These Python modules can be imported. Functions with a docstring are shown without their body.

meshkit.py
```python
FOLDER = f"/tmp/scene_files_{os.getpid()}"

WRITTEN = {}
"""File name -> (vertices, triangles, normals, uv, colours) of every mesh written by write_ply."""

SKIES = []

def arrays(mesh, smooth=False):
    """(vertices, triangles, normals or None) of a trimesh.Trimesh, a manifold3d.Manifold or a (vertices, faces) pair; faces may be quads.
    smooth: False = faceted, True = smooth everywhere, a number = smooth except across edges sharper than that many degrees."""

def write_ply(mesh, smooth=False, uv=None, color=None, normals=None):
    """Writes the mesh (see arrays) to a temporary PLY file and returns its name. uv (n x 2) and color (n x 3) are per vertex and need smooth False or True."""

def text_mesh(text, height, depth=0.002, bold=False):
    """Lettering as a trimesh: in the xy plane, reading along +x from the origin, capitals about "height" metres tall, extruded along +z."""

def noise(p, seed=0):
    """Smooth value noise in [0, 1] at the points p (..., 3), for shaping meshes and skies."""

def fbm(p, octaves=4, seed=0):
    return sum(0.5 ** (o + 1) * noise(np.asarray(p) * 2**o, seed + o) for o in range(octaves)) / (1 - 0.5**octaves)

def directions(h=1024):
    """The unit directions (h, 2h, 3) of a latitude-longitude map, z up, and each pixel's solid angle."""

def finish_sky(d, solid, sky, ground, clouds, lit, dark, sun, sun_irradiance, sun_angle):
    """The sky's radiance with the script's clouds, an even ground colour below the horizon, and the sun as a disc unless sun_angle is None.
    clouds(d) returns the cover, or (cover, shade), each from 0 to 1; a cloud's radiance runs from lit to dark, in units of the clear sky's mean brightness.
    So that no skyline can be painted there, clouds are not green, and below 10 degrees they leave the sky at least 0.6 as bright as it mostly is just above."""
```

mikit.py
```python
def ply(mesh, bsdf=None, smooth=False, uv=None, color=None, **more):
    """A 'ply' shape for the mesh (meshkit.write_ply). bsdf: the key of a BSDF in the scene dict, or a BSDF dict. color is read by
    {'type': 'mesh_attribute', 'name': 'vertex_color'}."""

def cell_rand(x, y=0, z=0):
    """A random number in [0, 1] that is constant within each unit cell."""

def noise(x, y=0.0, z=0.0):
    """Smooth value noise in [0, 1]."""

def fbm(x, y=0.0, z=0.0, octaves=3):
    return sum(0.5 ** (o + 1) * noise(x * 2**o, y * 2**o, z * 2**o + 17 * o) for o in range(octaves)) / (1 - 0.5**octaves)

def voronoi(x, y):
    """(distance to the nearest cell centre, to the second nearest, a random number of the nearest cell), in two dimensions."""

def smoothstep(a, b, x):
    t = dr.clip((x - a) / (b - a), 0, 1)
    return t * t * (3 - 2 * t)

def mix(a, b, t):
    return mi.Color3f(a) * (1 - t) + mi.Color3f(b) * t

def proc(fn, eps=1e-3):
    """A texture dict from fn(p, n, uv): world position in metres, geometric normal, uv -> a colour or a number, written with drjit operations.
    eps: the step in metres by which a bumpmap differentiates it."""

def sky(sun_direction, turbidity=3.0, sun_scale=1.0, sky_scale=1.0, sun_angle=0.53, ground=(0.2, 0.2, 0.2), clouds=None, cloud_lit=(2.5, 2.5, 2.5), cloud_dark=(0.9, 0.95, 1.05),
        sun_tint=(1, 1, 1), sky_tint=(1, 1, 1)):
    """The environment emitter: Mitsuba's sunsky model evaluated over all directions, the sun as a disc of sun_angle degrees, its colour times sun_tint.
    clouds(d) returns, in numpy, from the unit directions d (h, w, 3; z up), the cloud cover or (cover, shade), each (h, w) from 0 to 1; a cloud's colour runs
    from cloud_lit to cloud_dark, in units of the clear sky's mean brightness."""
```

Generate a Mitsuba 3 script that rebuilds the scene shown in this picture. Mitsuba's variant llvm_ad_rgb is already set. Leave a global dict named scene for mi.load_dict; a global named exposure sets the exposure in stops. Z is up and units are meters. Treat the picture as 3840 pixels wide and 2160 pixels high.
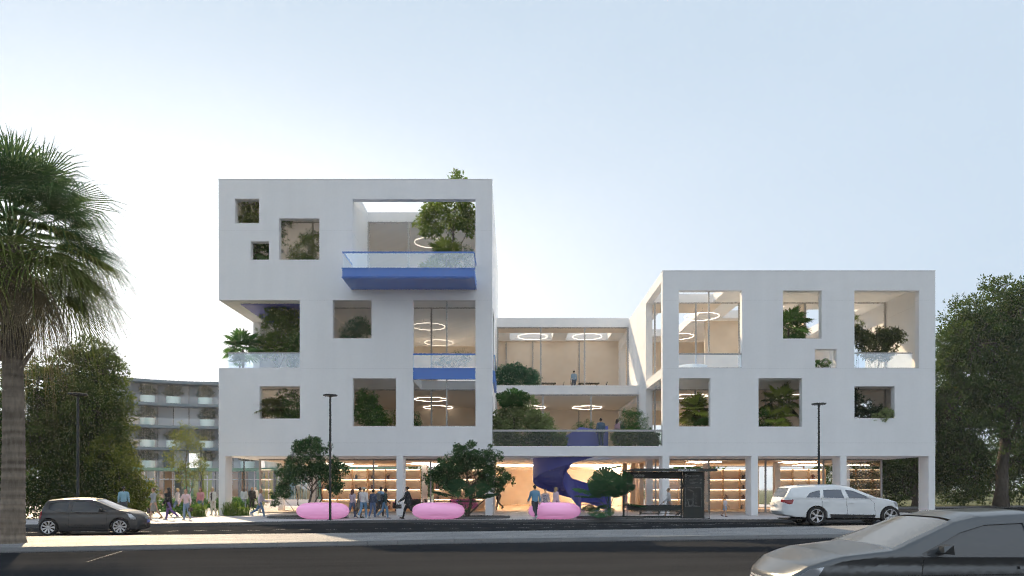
import math, random
import numpy as np, trimesh, manifold3d as m3
import drjit as dr
import mitsuba as mi
import mikit, meshkit
from mikit import proc, noise, fbm, voronoi, cell_rand, smoothstep, mix
from shapely.geometry import Polygon, LineString, Point
from shapely import affinity

T = mi.ScalarTransform4f
scene, labels = {}, {}
PI = math.pi

# ---------------------------------------------------------------- camera, sky, exposure
# one-point perspective: level camera at eye height, lens shifted upwards
scene['camera'] = {'type': 'perspective', 'fov': 69.84, 'fov_axis': 'x', 'near_clip': 0.1, 'far_clip': 3000.0,
                   'principal_point_offset_x': 0.0, 'principal_point_offset_y': -0.3496,
                   'to_world': T().look_at(origin=[0, 0, 1.6], target=[0, 10, 1.6], up=[0, 0, 1])}
SUN = (-4.5, 7.6, 6.4)


def sky_cover(d):
    """High even veil of thin cloud: brightest low on the sun's side, brightened out of view opposite it to light the facade, broken up by faint noise."""
    az = np.arctan2(d[..., 0], d[..., 1]); el = np.arcsin(np.clip(d[..., 2], -1, 1))
    glare = np.exp(-((az + .40) / .52) ** 2 - ((el - .20) / .215) ** 2)
    n = meshkit.fbm(d * np.array([2.2, 2.2, 5.0]), 4, 3)
    facade_fill = np.clip(-(d @ np.array([-.5, .86, .1])), 0, 1)
    return 0.97 + 0.025 * n, np.clip(1.0 - glare - 0.35 * facade_fill + 0.10 * (n - .5), 0, 1)


scene['sky'] = mikit.sky(SUN, turbidity=3.0, sun_scale=0.42, sky_scale=1.0, ground=(0.2, 0.2, 0.2), clouds=sky_cover,
                         cloud_lit=(1.45, 1.45, 1.46), cloud_dark=(0.60, 0.725, 0.86), sun_tint=(1.0, 0.95, 0.87))
exposure = 3.55

# ---------------------------------------------------------------- naming and mesh helpers
_used = set()


def uniq(base):
    key, k = base, 0
    while key in _used:
        k += 1
        key = f'{base}_{k:03d}'
    _used.add(key)
    return key


def mesh_of(x):
    if isinstance(x, trimesh.Trimesh):
        return x
    if hasattr(x, 'to_mesh'):
        m = x.to_mesh()
        return trimesh.Trimesh(np.array(m.vert_properties[:, :3], float), np.array(m.tri_verts), process=False)
    v, f = np.asarray(x[0], float), np.asarray(x[1], int)
    if f.ndim == 2 and f.shape[1] == 4:
        f = np.vstack([f[:, [0, 1, 2]], f[:, [0, 2, 3]]])
    return trimesh.Trimesh(v, f, process=False)


def join(ms):
    vs, fs, n = [], [], 0
    for m in ms:
        m = mesh_of(m)
        vs.append(np.asarray(m.vertices)); fs.append(np.asarray(m.faces) + n); n += len(m.vertices)
    return trimesh.Trimesh(np.vstack(vs), np.vstack(fs), process=False)


class Proto:
    """A thing to be placed once or more: its relative part keys and their shape dicts."""

    def __init__(self):
        self.parts, self.names = [], set()

    def add(self, name, mesh, bsdf, smooth=False, color=None, stuff=False, label=None, **more):
        key, k = name, 0
        while key in self.names:
            k += 1
            key = f'{name}_{k:03d}'
        self.names.add(key)
        d = mikit.ply(mesh_of(mesh), bsdf, smooth=smooth, color=color, **more)
        self.parts.append((key, d, stuff, label))
        return key

    def reuse(self, name, d, tw=None, stuff=False, label=None):
        key, k = name, 0
        while key in self.names:
            k += 1
            key = f'{name}_{k:03d}'
        self.names.add(key)
        self.parts.append((key, {**d, 'to_world': tw} if tw is not None else d, stuff, label))
        return key


def place(proto, name, label, cat, tw=None, group=None, kind=None):
    key = uniq(name)
    labels[key] = {'label': label, 'category': cat}
    if kind:
        labels[key] = {'label': label, 'kind': kind}
    if group:
        labels[key]['group'] = group
    for rel, d, stuff, lab in proto.parts:
        e = dict(d)
        if tw is not None:
            e['to_world'] = tw @ e['to_world'] if 'to_world' in e else tw
        k = key + '__' + rel if rel else key
        scene[k] = e
        if rel and (stuff or lab):
            labels[k] = {}
            if stuff: labels[k]['kind'] = 'stuff'
            if lab: labels[k]['label'] = lab
    return key


def single(name, mesh, bsdf, label, cat=None, tw=None, group=None, kind=None, smooth=False, color=None):
    p = Proto(); p.add('', mesh, bsdf, smooth, color)
    return place(p, name, label, cat, tw, group, kind)


def at(x, y, z=0.0, rz=0.0, s=1.0):
    t = T().translate([x, y, z])
    if rz: t = t @ T().rotate([0, 0, 1], rz)
    if s != 1.0: t = t @ T().scale(s)
    return t


def box(x0, x1, y0, y1, z0, z1):
    return trimesh.creation.box(extents=[x1 - x0, y1 - y0, z1 - z0], transform=trimesh.transformations.translation_matrix([(x0 + x1) / 2, (y0 + y1) / 2, (z0 + z1) / 2]))


def mbox(x0, x1, y0, y1, z0, z1):
    return m3.Manifold.cube([x1 - x0, y1 - y0, z1 - z0]).translate([x0, y0, z0])


def rbox(x0, x1, y0, y1, z0, z1, r):
    """Box with chamfered edges: hull of the three inset boxes."""
    pts = []
    for sx in (0, 1):
        for sy in (0, 1):
            for sz in (0, 1):
                X, Y, Z = (x0, x1)[sx], (y0, y1)[sy], (z0, z1)[sz]
                a, b, c = (r, -r)[sx], (r, -r)[sy], (r, -r)[sz]
                pts += [(X + a, Y + b, Z), (X + a, Y, Z + c), (X, Y + b, Z + c)]
    return m3.Manifold.hull_points(np.array(pts, float))


def tube(path, radii, sides=8, caps=True):
    p = np.asarray(path, float)
    r = np.broadcast_to(np.asarray(radii, float), (len(p),))
    t = np.gradient(p, axis=0) if len(p) > 1 else np.array([[0, 0, 1.0]])
    t /= np.linalg.norm(t, axis=1, keepdims=True) + 1e-12
    ref = np.array([0, 0, 1.0]) if abs(t[0][2]) < 0.9 else np.array([1.0, 0, 0])
    u = np.cross(t, ref); bad = np.linalg.norm(u, axis=1) < 1e-3
    u[bad] = np.cross(t[bad], [0, 1.0, 0]); u /= np.linalg.norm(u, axis=1, keepdims=True) + 1e-9
    w = np.cross(t, u)
    a = np.arange(sides) * 2 * PI / sides
    v = p[:, None] + r[:, None, None] * (np.cos(a)[None, :, None] * u[:, None] + np.sin(a)[None, :, None] * w[:, None])
    n = len(p)
    i, j = np.meshgrid(np.arange(n - 1), np.arange(sides), indexing='ij')
    q = np.stack([i * sides + j, i * sides + (j + 1) % sides, (i + 1) * sides + (j + 1) % sides, (i + 1) * sides + j], -1).reshape(-1, 4)
    f = np.vstack([q[:, [0, 1, 2]], q[:, [0, 2, 3]]])
    V = v.reshape(-1, 3)
    if caps:
        k = np.arange(1, sides - 1)
        f = np.vstack([f, np.stack([k * 0, k + 1, k], 1), np.stack([k * 0 + (n - 1) * sides, (n - 1) * sides + k, (n - 1) * sides + k + 1], 1)])
    return trimesh.Trimesh(V, f, process=False)


def cyl(x, y, z0, z1, r, sides=24, r2=None):
    return tube([(x, y, z0), (x, y, z1)], [r, r if r2 is None else r2], sides)


def prism(poly, z0, z1):
    poly = poly if hasattr(poly, 'exterior') else Polygon(poly)
    m = trimesh.creation.extrude_polygon(poly, z1 - z0, engine='earcut')
    m.apply_translation([0, 0, z0])
    return m


def sheet(poly, z):
    poly = poly if hasattr(poly, 'exterior') else Polygon(poly)
    v, f = trimesh.creation.triangulate_polygon(poly, engine='earcut')
    v3 = np.column_stack([v, np.full(len(v), z)])
    n = np.cross(v3[f[:, 1]] - v3[f[:, 0]], v3[f[:, 2]] - v3[f[:, 0]])[:, 2]
    f = np.where((n < 0)[:, None], f[:, ::-1], f)
    return trimesh.Trimesh(v3, f, process=False)


def ribbon(pts, w, z):
    """Painted line of width w along the points, as a sheet at height z."""
    return sheet(LineString(pts).buffer(w / 2, cap_style='flat'), z)


# ---------------------------------------------------------------- materials
def bsdf(key, **kw):
    scene[key] = kw
    return key


def two(d):
    return {'type': 'twosided', 'bsdf': d}


def rgb(c):
    return {'type': 'rgb', 'value': [float(x) for x in c]} if not isinstance(c, dict) else c


_pal = {}


def paint(c, rough=0.6, metal=0.0, spec=0.5, coat=0.0, sheen=0.0):
    """A plain principled material, one entry per colour."""
    k = (tuple(round(float(x), 3) for x in c), rough, metal, spec, coat, sheen)
    if k not in _pal:
        name = f'paint_mat_{len(_pal)}'
        scene[name] = two({'type': 'principled', 'base_color': rgb(c), 'roughness': rough, 'metallic': metal, 'specular': spec, 'clearcoat': coat, 'clearcoat_gloss': 0.95, 'sheen': sheen})
        _pal[k] = name
    return _pal[k]


def plaster_col(p, n, uv):
    a = fbm(p.x * 0.35 + p.y * 0.35, p.z * 0.3, 1.7, 4)
    streak = fbm(p.x * 2.2 + p.y * 2.2, p.z * 0.12, 5.1, 3)
    fine = noise(p.x * 14 + p.y * 14, p.z * 14, 2.0)
    joint = mi.Float(1.0)
    for z in (4.45, 9.02, 13.21, 17.5):
        joint = joint * (1 - 0.10 * (1 - smoothstep(0.0, 0.03, dr.abs(p.z - z))))
    return mix((0.72, 0.72, 0.72), (0.865, 0.865, 0.86), dr.clip(0.50 * a + 0.34 * streak + 0.16 * fine, 0, 1)) * joint


def plaster_bump(p, n, uv):
    h = fbm((p.x + p.y) * 18, p.z * 18, 0.0, 3) * 0.0035 + noise((p.x + p.y) * 1.1, p.z * 1.1, 4) * 0.006
    for z in (4.45, 9.02, 13.21, 17.5):
        h = h - 0.003 * (1 - smoothstep(0.0, 0.012, dr.abs(p.z - z)))
    return h


scene['plaster'] = two({'type': 'bumpmap', 'arbitrary': {**proc(plaster_bump, 4e-3)}, 'scale': 1.0,
                        'bsdf': {'type': 'principled', 'base_color': proc(plaster_col), 'roughness': 0.85, 'specular': 0.3}})


def warm_col(p, n, uv):
    a = fbm(p.x * 1.5, p.y * 1.5, p.z * 1.5, 3)
    return mix((0.72, 0.62, 0.51), (0.82, 0.73, 0.62), a)


scene['warm_wall'] = two({'type': 'principled', 'base_color': proc(warm_col), 'roughness': 0.8, 'specular': 0.2})
scene['warm_ceiling'] = two({'type': 'diffuse', 'reflectance': rgb((0.80, 0.71, 0.61))})


def oak_col(p, n, uv):
    g = fbm(p.x * 1.3 + 3 * noise(p.x, p.y, p.z), p.y * 9, p.z * 14, 3)
    return mix((0.46, 0.33, 0.21), (0.66, 0.50, 0.34), g)


scene['oak'] = two({'type': 'principled', 'base_color': proc(oak_col), 'roughness': 0.5, 'specular': 0.4})


def asphalt_col(p, n, uv):
    f = noise(p.x * 60, p.y * 60, 0) * 0.5 + noise(p.x * 25, p.y * 25, 3) * 0.5
    big = fbm(p.x * 0.25, p.y * 0.9, 2, 4)
    wheel = fbm(p.x * 0.06, p.y * 1.6 - p.x * 0.3, 7, 3)
    return mix((0.013, 0.0145, 0.0175), (0.044, 0.046, 0.050), dr.clip(0.35 * f + 0.45 * big + 0.35 * wheel - 0.1, 0, 1))


def asphalt_rough(p, n, uv):
    return 0.62 + 0.25 * fbm(p.x * 0.3, p.y * 1.0, 9, 3)


def asphalt_bump(p, n, uv):
    return noise(p.x * 70, p.y * 70, 0) * 0.0012 + noise(p.x * 30, p.y * 30, 5) * 0.0012


scene['asphalt'] = two({'type': 'bumpmap', 'arbitrary': proc(asphalt_bump, 4e-3), 'scale': 1.0,
                        'bsdf': {'type': 'diffuse', 'reflectance': proc(asphalt_col)}})


def paver(p, sx, sy):
    row = dr.floor(p.y / sy)
    x = p.x / sx + 0.5 * (row - 2 * dr.floor(row / 2))
    fx, fy = x - dr.floor(x), p.y / sy - row
    edge = dr.minimum(dr.minimum(fx, 1 - fx) * sx, dr.minimum(fy, 1 - fy) * sy)
    return edge, cell_rand(dr.floor(x), row, 1)


def plaza_col(p, n, uv):
    e, r = paver(p, 1.2, 0.6)
    c = mix((0.34, 0.33, 0.335), (0.45, 0.43, 0.435), 0.6 * r + 0.4 * fbm(p.x * 0.6, p.y * 0.6, 0, 3))
    return c * (0.7 + 0.3 * smoothstep(0.0, 0.012, e))


scene['plaza_paving'] = two({'type': 'principled', 'base_color': proc(plaza_col), 'roughness': 0.55, 'specular': 0.4})


def median_col(p, n, uv):
    q = mi.Point3f(p.x - 0.22 * p.y, p.y - 0.22 * p.x, p.z)
    e, r = paver(q, 0.9, 0.45)
    c = mix((0.13, 0.13, 0.135), (0.22, 0.22, 0.22), 0.55 * r + 0.45 * fbm(p.x * 0.8, p.y * 0.8, 0, 4))
    g = noise(p.x * 30, p.y * 30, 1)
    return c * (0.62 + 0.38 * smoothstep(0.0, 0.02, e)) * (0.9 + 0.2 * g)


scene['median_paving'] = two({'type': 'principled', 'base_color': proc(median_col), 'roughness': 0.65, 'specular': 0.4})


def granite_col(p, n, uv):
    s = noise(p.x * 55, p.y * 55, p.z * 55)
    return mix((0.11, 0.115, 0.12), (0.20, 0.20, 0.20), 0.55 * s + 0.45 * fbm(p.x * 1.2, p.y * 1.2, p.z * 4, 3))


scene['granite'] = two({'type': 'principled', 'base_color': proc(granite_col), 'roughness': 0.7, 'specular': 0.4})
scene['granite_dark'] = two({'type': 'principled', 'base_color': proc(lambda p, n, uv: mix((0.07, 0.075, 0.08), (0.13, 0.13, 0.13), 0.5 * noise(p.x * 55, p.y * 55, p.z * 55) + 0.5 * fbm(p.x * 1.2, p.y * 1.2, p.z * 4, 3))), 'roughness': 0.7, 'specular': 0.4})
scene['soil'] = two({'type': 'principled', 'base_color': proc(lambda p, n, uv: mix((0.018, 0.018, 0.018), (0.06, 0.055, 0.05), fbm(p.x * 9, p.y * 9, 0, 3))), 'roughness': 0.9})
scene['grass_ground'] = two({'type': 'principled', 'base_color': proc(lambda p, n, uv: mix((0.03, 0.045, 0.015), (0.08, 0.085, 0.04), fbm(p.x * 1.3, p.y * 1.3, 0, 4))), 'roughness': 0.9})
scene['road_paint'] = two({'type': 'principled', 'base_color': proc(lambda p, n, uv: mix((0.18, 0.18, 0.175), (0.45, 0.45, 0.44), fbm(p.x * 6, p.y * 6, 0, 3))), 'roughness': 0.6})
scene['glass'] = {'type': 'thindielectric', 'int_ior': 1.5}
scene['glass_rail'] = {'type': 'thindielectric', 'int_ior': 2.0, 'specular_transmittance': rgb((.90, .95, 1.0)), 'specular_reflectance': rgb((.92, .97, 1.0))}
scene['shelter_glass'] = {'type': 'thindielectric', 'int_ior': 1.45}
scene['tinted_glass'] = {'type': 'thindielectric', 'int_ior': 1.2, 'specular_transmittance': rgb((0.78, 0.80, 0.76))}
STEEL = paint((0.40, 0.39, 0.38), 0.6)
BLUE = paint((0.075, 0.19, 0.56), 0.38, 0.0, 0.5)
NAVY = paint((0.11, 0.12, 0.45), 0.35, 0.0, 0.5)
BLACK = paint((0.012, 0.015, 0.015), 0.35)
DARKPOLE = paint((0.012, 0.017, 0.017), 0.4)
WHITE = paint((0.78, 0.78, 0.77), 0.5)


def glow(c, k):
    return {'type': 'area', 'radiance': rgb([x * k for x in c])}


# ---------------------------------------------------------------- the ground
def curve(pts):
    x, y = np.array(pts, float).T
    return lambda X: np.interp(X, x, y)


kerb_near = curve([(-60, 10.5), (-30, 16.6), (-14, 20.1), (-11, 20.9), (-8, 21.75), (-5, 22.55), (-2, 23.45), (2, 24.25), (6.7, 25.15), (10.2, 25.85), (20, 28.2), (40, 33.5), (70, 42)])
kerb_far = curve([(-60, 15.5), (-30, 21.8), (-16.6, 25.0), (-12, 25.9), (-6, 26.95), (-2, 27.8), (3, 28.9), (8, 30.2), (12.8, 31.7), (20, 34.3), (40, 42.5), (70, 56)])
plaza_edge = curve([(-90, 29), (-40, 31.5), (-22, 33.2), (-16.5, 34.3), (-11.8, 36.2), (-9.5, 37.4), (-6.1, 38.45), (-3, 38.6), (14, 39.0), (20, 40.0), (24, 42.0), (27, 46)])

single('ground', box(-700, 700, -60, 1500, -1.2, -0.32), 'grass_ground', 'flat dull green ground reaching to the horizon', kind='structure')
single('road', box(-140, 140, -50, 118, -0.31, -0.14), 'asphalt', 'dark worn asphalt road in front of and behind the median', kind='structure')

# median island with battered kerb stones on the near side and plain ones on the far side
p = Proto()
xs = np.linspace(-60, 70, 131)
near, far = [(x, kerb_near(x) + 0.32) for x in xs], [(x, kerb_far(x) - 0.16) for x in xs]
p.add('paving', prism(Polygon(near + far[::-1]), -0.30, 0.0), 'median_paving')
rng = random.Random(4)
x, KS = -28.0, []
while x < 34:
    x1 = x + 0.87 + rng.uniform(-0.02, 0.02)
    a, b = np.array([x + 0.004, kerb_near(x)]), np.array([x1 - 0.004, kerb_near(x1)])
    t = (b - a) / np.linalg.norm(b - a); n = np.array([-t[1], t[0]]); dz = rng.uniform(-0.003, 0.004)
    pts = []
    for q in (a, b):
        for off, z in ((0.0, -0.28), (0.0, -0.10), (0.05, 0.0 + dz), (0.075, 0.006 + dz), (0.317, 0.006 + dz), (0.317, -0.28)):
            pts.append((*(q + n * off), z))
    p.add('kerb_stone', m3.Manifold.hull_points(np.array(pts)), 'granite')
    x = x1
x = -28.0
while x < 40:
    x1 = x + 1.1
    a, b = np.array([x + 0.004, kerb_far(x)]), np.array([x1 - 0.004, kerb_far(x1)])
    t = (b - a) / np.linalg.norm(b - a); n = np.array([t[1], -t[0]])
    pts = [(*(q + n * off), z) for q in (a, b) for off, z in ((0, -0.28), (0, -0.02), (0.02, 0.006), (0.155, 0.006), (0.155, -0.28))]
    p.add('kerb_stone', m3.Manifold.hull_points(np.array(pts)), 'granite')
    x = x1
place(p, 'pavement', 'paved median strip with granite kerb stones between the two roads', None, kind='structure')

# plaza around the building with its kerb
p = Proto()
xs = np.linspace(-90, 27, 118)
edge = [(x, plaza_edge(x) + 0.30) for x in xs]
p.add('paving', prism(Polygon(edge + [(27, 62), (27, 117), (-90, 117)]), -0.30, 0.0), 'plaza_paving')
x = -32.0
while x < 26.4:
    x1 = x + 1.08
    a, b = np.array([x + 0.004, plaza_edge(x)]), np.array([x1 - 0.004, plaza_edge(x1)])
    t = (b - a) / np.linalg.norm(b - a); n = np.array([-t[1], t[0]]); dz = rng.uniform(-0.002, 0.003)
    pts = [(*(q + n * off), z) for q in (a, b) for off, z in ((0, -0.28), (0, -0.02), (0.02, 0.005 + dz), (0.297, 0.005 + dz), (0.297, -0.28))]
    p.add('kerb_stone', m3.Manifold.hull_points(np.array(pts)), 'granite_dark')
    x = x1
scene['orange_line'] = two({'type': 'principled', 'base_color': rgb((0.75, 0.30, 0.03)), 'roughness': 0.6})
for pts in ([(-34 + 0.25 * k, 47.2 + 0.0025 * (k - 20) ** 2) for k in range(48)], [(-25 + 0.3 * k, 62 + 0.004 * (k - 10) ** 2) for k in range(40)]):
    p.add('painted_line', ribbon(pts, 0.30, 0.004), 'orange_line', label='orange painted line curving over the pale plaza')
place(p, 'plaza', 'pale paved plaza with dark kerb around the white building', None, kind='structure')

# verge with hedge beyond the side street on the right, and its pale kerb
single('verge', prism([(28.5, 63.5), (62, 77), (120, 100), (120, 117.5), (28.5, 117.5)], -0.30, -0.02), 'grass_ground', 'grass verge under the tall trees on the right', kind='structure')
single('kerb', prism(LineString([(28.4, 63.3), (62, 76.8), (120, 99.8)]).buffer(0.16, cap_style='flat', join_style='mitre'), -0.30, 0.02), 'granite', 'pale kerb along the side street right of the building', kind='structure')

# road markings
p = Proto()
for k in range(34):
    x = -27 + 1.05 * k
    y = 29.0 + 0.197 * (x + 16) + 1.2
    p.add('dash', ribbon([(x, y), (x + 0.5, y + 0.10)], 0.09, -0.136), 'road_paint')
for k in range(12):
    x = -5.0 + 2.0 * k
    a, b = (37.4, 35.9) if k % 2 == 0 else (35.9, 37.4)
    p.add('zigzag_line', ribbon([(x, a), (x + 2.0, b)], 0.07, -0.136), 'road_paint')
p.add('bay_line', ribbon([(-10.2, 17.6), (-11.0, 20.75)], 0.014, -0.136), 'road_paint')
place(p, 'road_marking', 'thin worn white dashes, zigzags and bay lines painted on the asphalt', None, kind='structure')
# ---------------------------------------------------------------- the white building
B = Proto()
FY0, FY1, GY, RY = 45.0, 45.45, 50.0, 64.0          # facade front and back, glazing line, rear
LX0, LX1, RX0, RX1 = -18.0, -1.22, 9.24, 25.97       # left and right block
SOF, L1, L2, L3, TOPL, TOPR = 3.65, 4.26, 9.06, 14.40, 20.60, 15.0


def wall_with_holes(x0, x1, y0, y1, z0, z1, holes):
    m = mbox(x0, x1, y0, y1, z0, z1)
    for h in holes:
        m = m - mbox(*h)
    return m


left_windows = [(-17.0, -15.52, 17.93, 19.43), (-14.3, -11.82, 15.68, 18.23), (-16.04, -14.91, 15.68, 16.82), (-9.78, -2.24, 14.40, 19.41),
                (-19, -13.02, 9.06, 13.21), (-11.0, -8.62, 10.86, 13.21), (-6.08, -2.24, 5.47, 13.21), (-15.49, -13.01, 5.93, 7.93), (-9.78, -7.12, 5.47, 8.42)]
right_windows = [(10.24, 14.12, 9.06, 13.81), (16.63, 19.0, 10.84, 13.8), (18.6, 19.92, 9.06, 10.21), (21.01, 24.98, 9.04, 13.8),
                 (10.25, 12.18, 5.45, 8.43), (15.13, 17.8, 5.44, 8.43), (21.01, 23.48, 5.96, 7.93)]
B.add('front_wall', wall_with_holes(LX0, LX1, FY0, FY1, SOF, TOPL, [(a, b, 44, 46, c, d) for a, b, c, d in left_windows]), 'plaster', label='taller left front wall with square openings of many sizes')
B.add('front_wall', wall_with_holes(RX0, RX1, FY0, FY1, SOF, TOPR, [(a, b, 44, 46, c, d) for a, b, c, d in right_windows]), 'plaster', label='lower right front wall with square openings')
# side walls
B.add('side_wall', wall_with_holes(LX0, LX0 + .45, FY1, RY, SOF, TOPL, [(-19, -17, 45, 51, 9.06, 13.21), (-19, -17, 54, 58, 15.6, 18.6), (-19, -17, 54, 60, 5.4, 8)]), 'plaster')
B.add('side_wall', wall_with_holes(LX1 - .45, LX1, FY1, RY, SOF, TOPL, [(-2, -1, 46.6, 49.8, 9.06, 13.2), (-2, -1, 54, 57.6, 9.4, 13.5), (-2, -1, 54, 57.6, 4.6, 8.2)]), 'plaster')
B.add('side_wall', wall_with_holes(RX0, RX0 + .45, FY1, RY, SOF, TOPR, [(9, 10, 45, 50.6, 9.09, 14.42), (9, 10, 45, 50.6, 4.26, 8.5), (9, 10, 53.4, 63.4, 4.27, 8.3), (9, 10, 59, 62.4, 9.7, 13.6)]), 'plaster')
B.add('side_wall', wall_with_holes(RX1 - .45, RX1, FY1, RY, SOF, TOPR, [(25, 27, 52, 57, 5.4, 8), (25, 27, 53, 59, 10, 13)]), 'plaster')
# rear walls with window openings
B.add('rear_wall', wall_with_holes(LX0 + .45, LX1 - .45, RY - .4, RY, SOF, TOPL, [(-15, -12, 63, 65, 5.5, 8), (-6.5, -3, 63, 65, 9.8, 12.2), (-8, -3.4, 63, 65, 15.4, 17.6), (-13, -10, 63, 65, 9.8, 12.8), (-6.6, -5.4, 63, 65, 4.8, 7.4)]), 'warm_wall')
B.add('rear_wall', wall_with_holes(RX0 + .45, RX1 - .45, RY - .4, RY, SOF, TOPR, [(10.6, 12.6, 63, 65, 9.7, 11.4), (17, 19.6, 63, 65, 9.6, 11.6), (22.2, 24.4, 63, 65, 10.6, 12.8), (12.2, 14.6, 63, 65, 5, 7.2), (19.4, 21.6, 63, 65, 5, 7.4)]), 'warm_wall')
B.add('rear_wall', wall_with_holes(LX1, RX0, RY - .4, RY, L1, 15.16, []), 'warm_wall', label='warm back wall of the recessed middle storeys')
# slabs; the stair passes through a round hole in the first one
SCX, SCY = 4.0, 49.0
B.add('floor_slab', mbox(LX0 + .45, LX1 - .45, FY1, RY - .4, SOF + .02, L1), 'plaster')
B.add('floor_slab', mbox(RX0 + .45, RX1 - .45, FY1, RY - .4, SOF + .02, L1), 'plaster')
hole = m3.Manifold.cylinder(4, 2.75, 2.75, 64).translate([SCX, SCY, 2.5])
B.add('floor_slab', mbox(LX1, RX0, FY0 + .004, 77.0, SOF, L1) - hole, 'plaster', label='first floor slab bridging the two blocks')
B.add('floor_slab', mbox(LX0 + .45, LX1 - .45, FY1, RY - .4, 8.42, L2) - mbox(-6.2, -2.1, 45, 50.2, 8, 10), 'plaster')
B.add('floor_slab', mbox(RX0 + .45, RX1 - .45, FY1, RY - .4, 8.43, L2), 'plaster')
B.add('floor_slab', mbox(LX1, RX0, 53.2, RY - .4, 8.5, 9.15), 'plaster', label='second floor slab edge of the recessed middle part')
B.add('floor_slab', mbox(LX0 + .45, LX1 - .45, FY1, RY - .4, 14.0, L3), 'plaster')
B.add('loggia_soffit', mbox(LX0 + .45, -13.0, FY1, 51.0, 13.22, 13.99), 'plaster')
B.add('roof', mbox(LX0 + .45, LX1 - .45, FY1, RY - .4, 19.85, 20.50) - mbox(-9.85, -2.2, 45, GY, 19, 21), 'plaster')
B.add('roof', mbox(RX0 + .45, RX1 - .45, FY1, RY - .4, 14.35, 14.93) - mbox(9, 13.7, 45, GY, 14, 16) - mbox(10.6, 13.6, 53, 61, 14, 16) - mbox(15.6, 19.0, 51, 54.6, 14, 16) - mbox(21.0, 24.6, 52, 61, 14, 16), 'plaster')  # openings behind the glazing line are added to bring sun into the rooms
B.add('roof', mbox(LX1, RX0, 58.0, RY, 14.45, 15.16) - mbox(LX1 - 1, RX0 + 1, 63.6, 65, 14, 15.17) - mbox(-.2, 3.4, 60.2, 63.2, 14, 16) - mbox(4.6, 8.2, 60.2, 63.2, 14, 16), 'plaster')  # added skylight openings bring sun into the top storey
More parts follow.
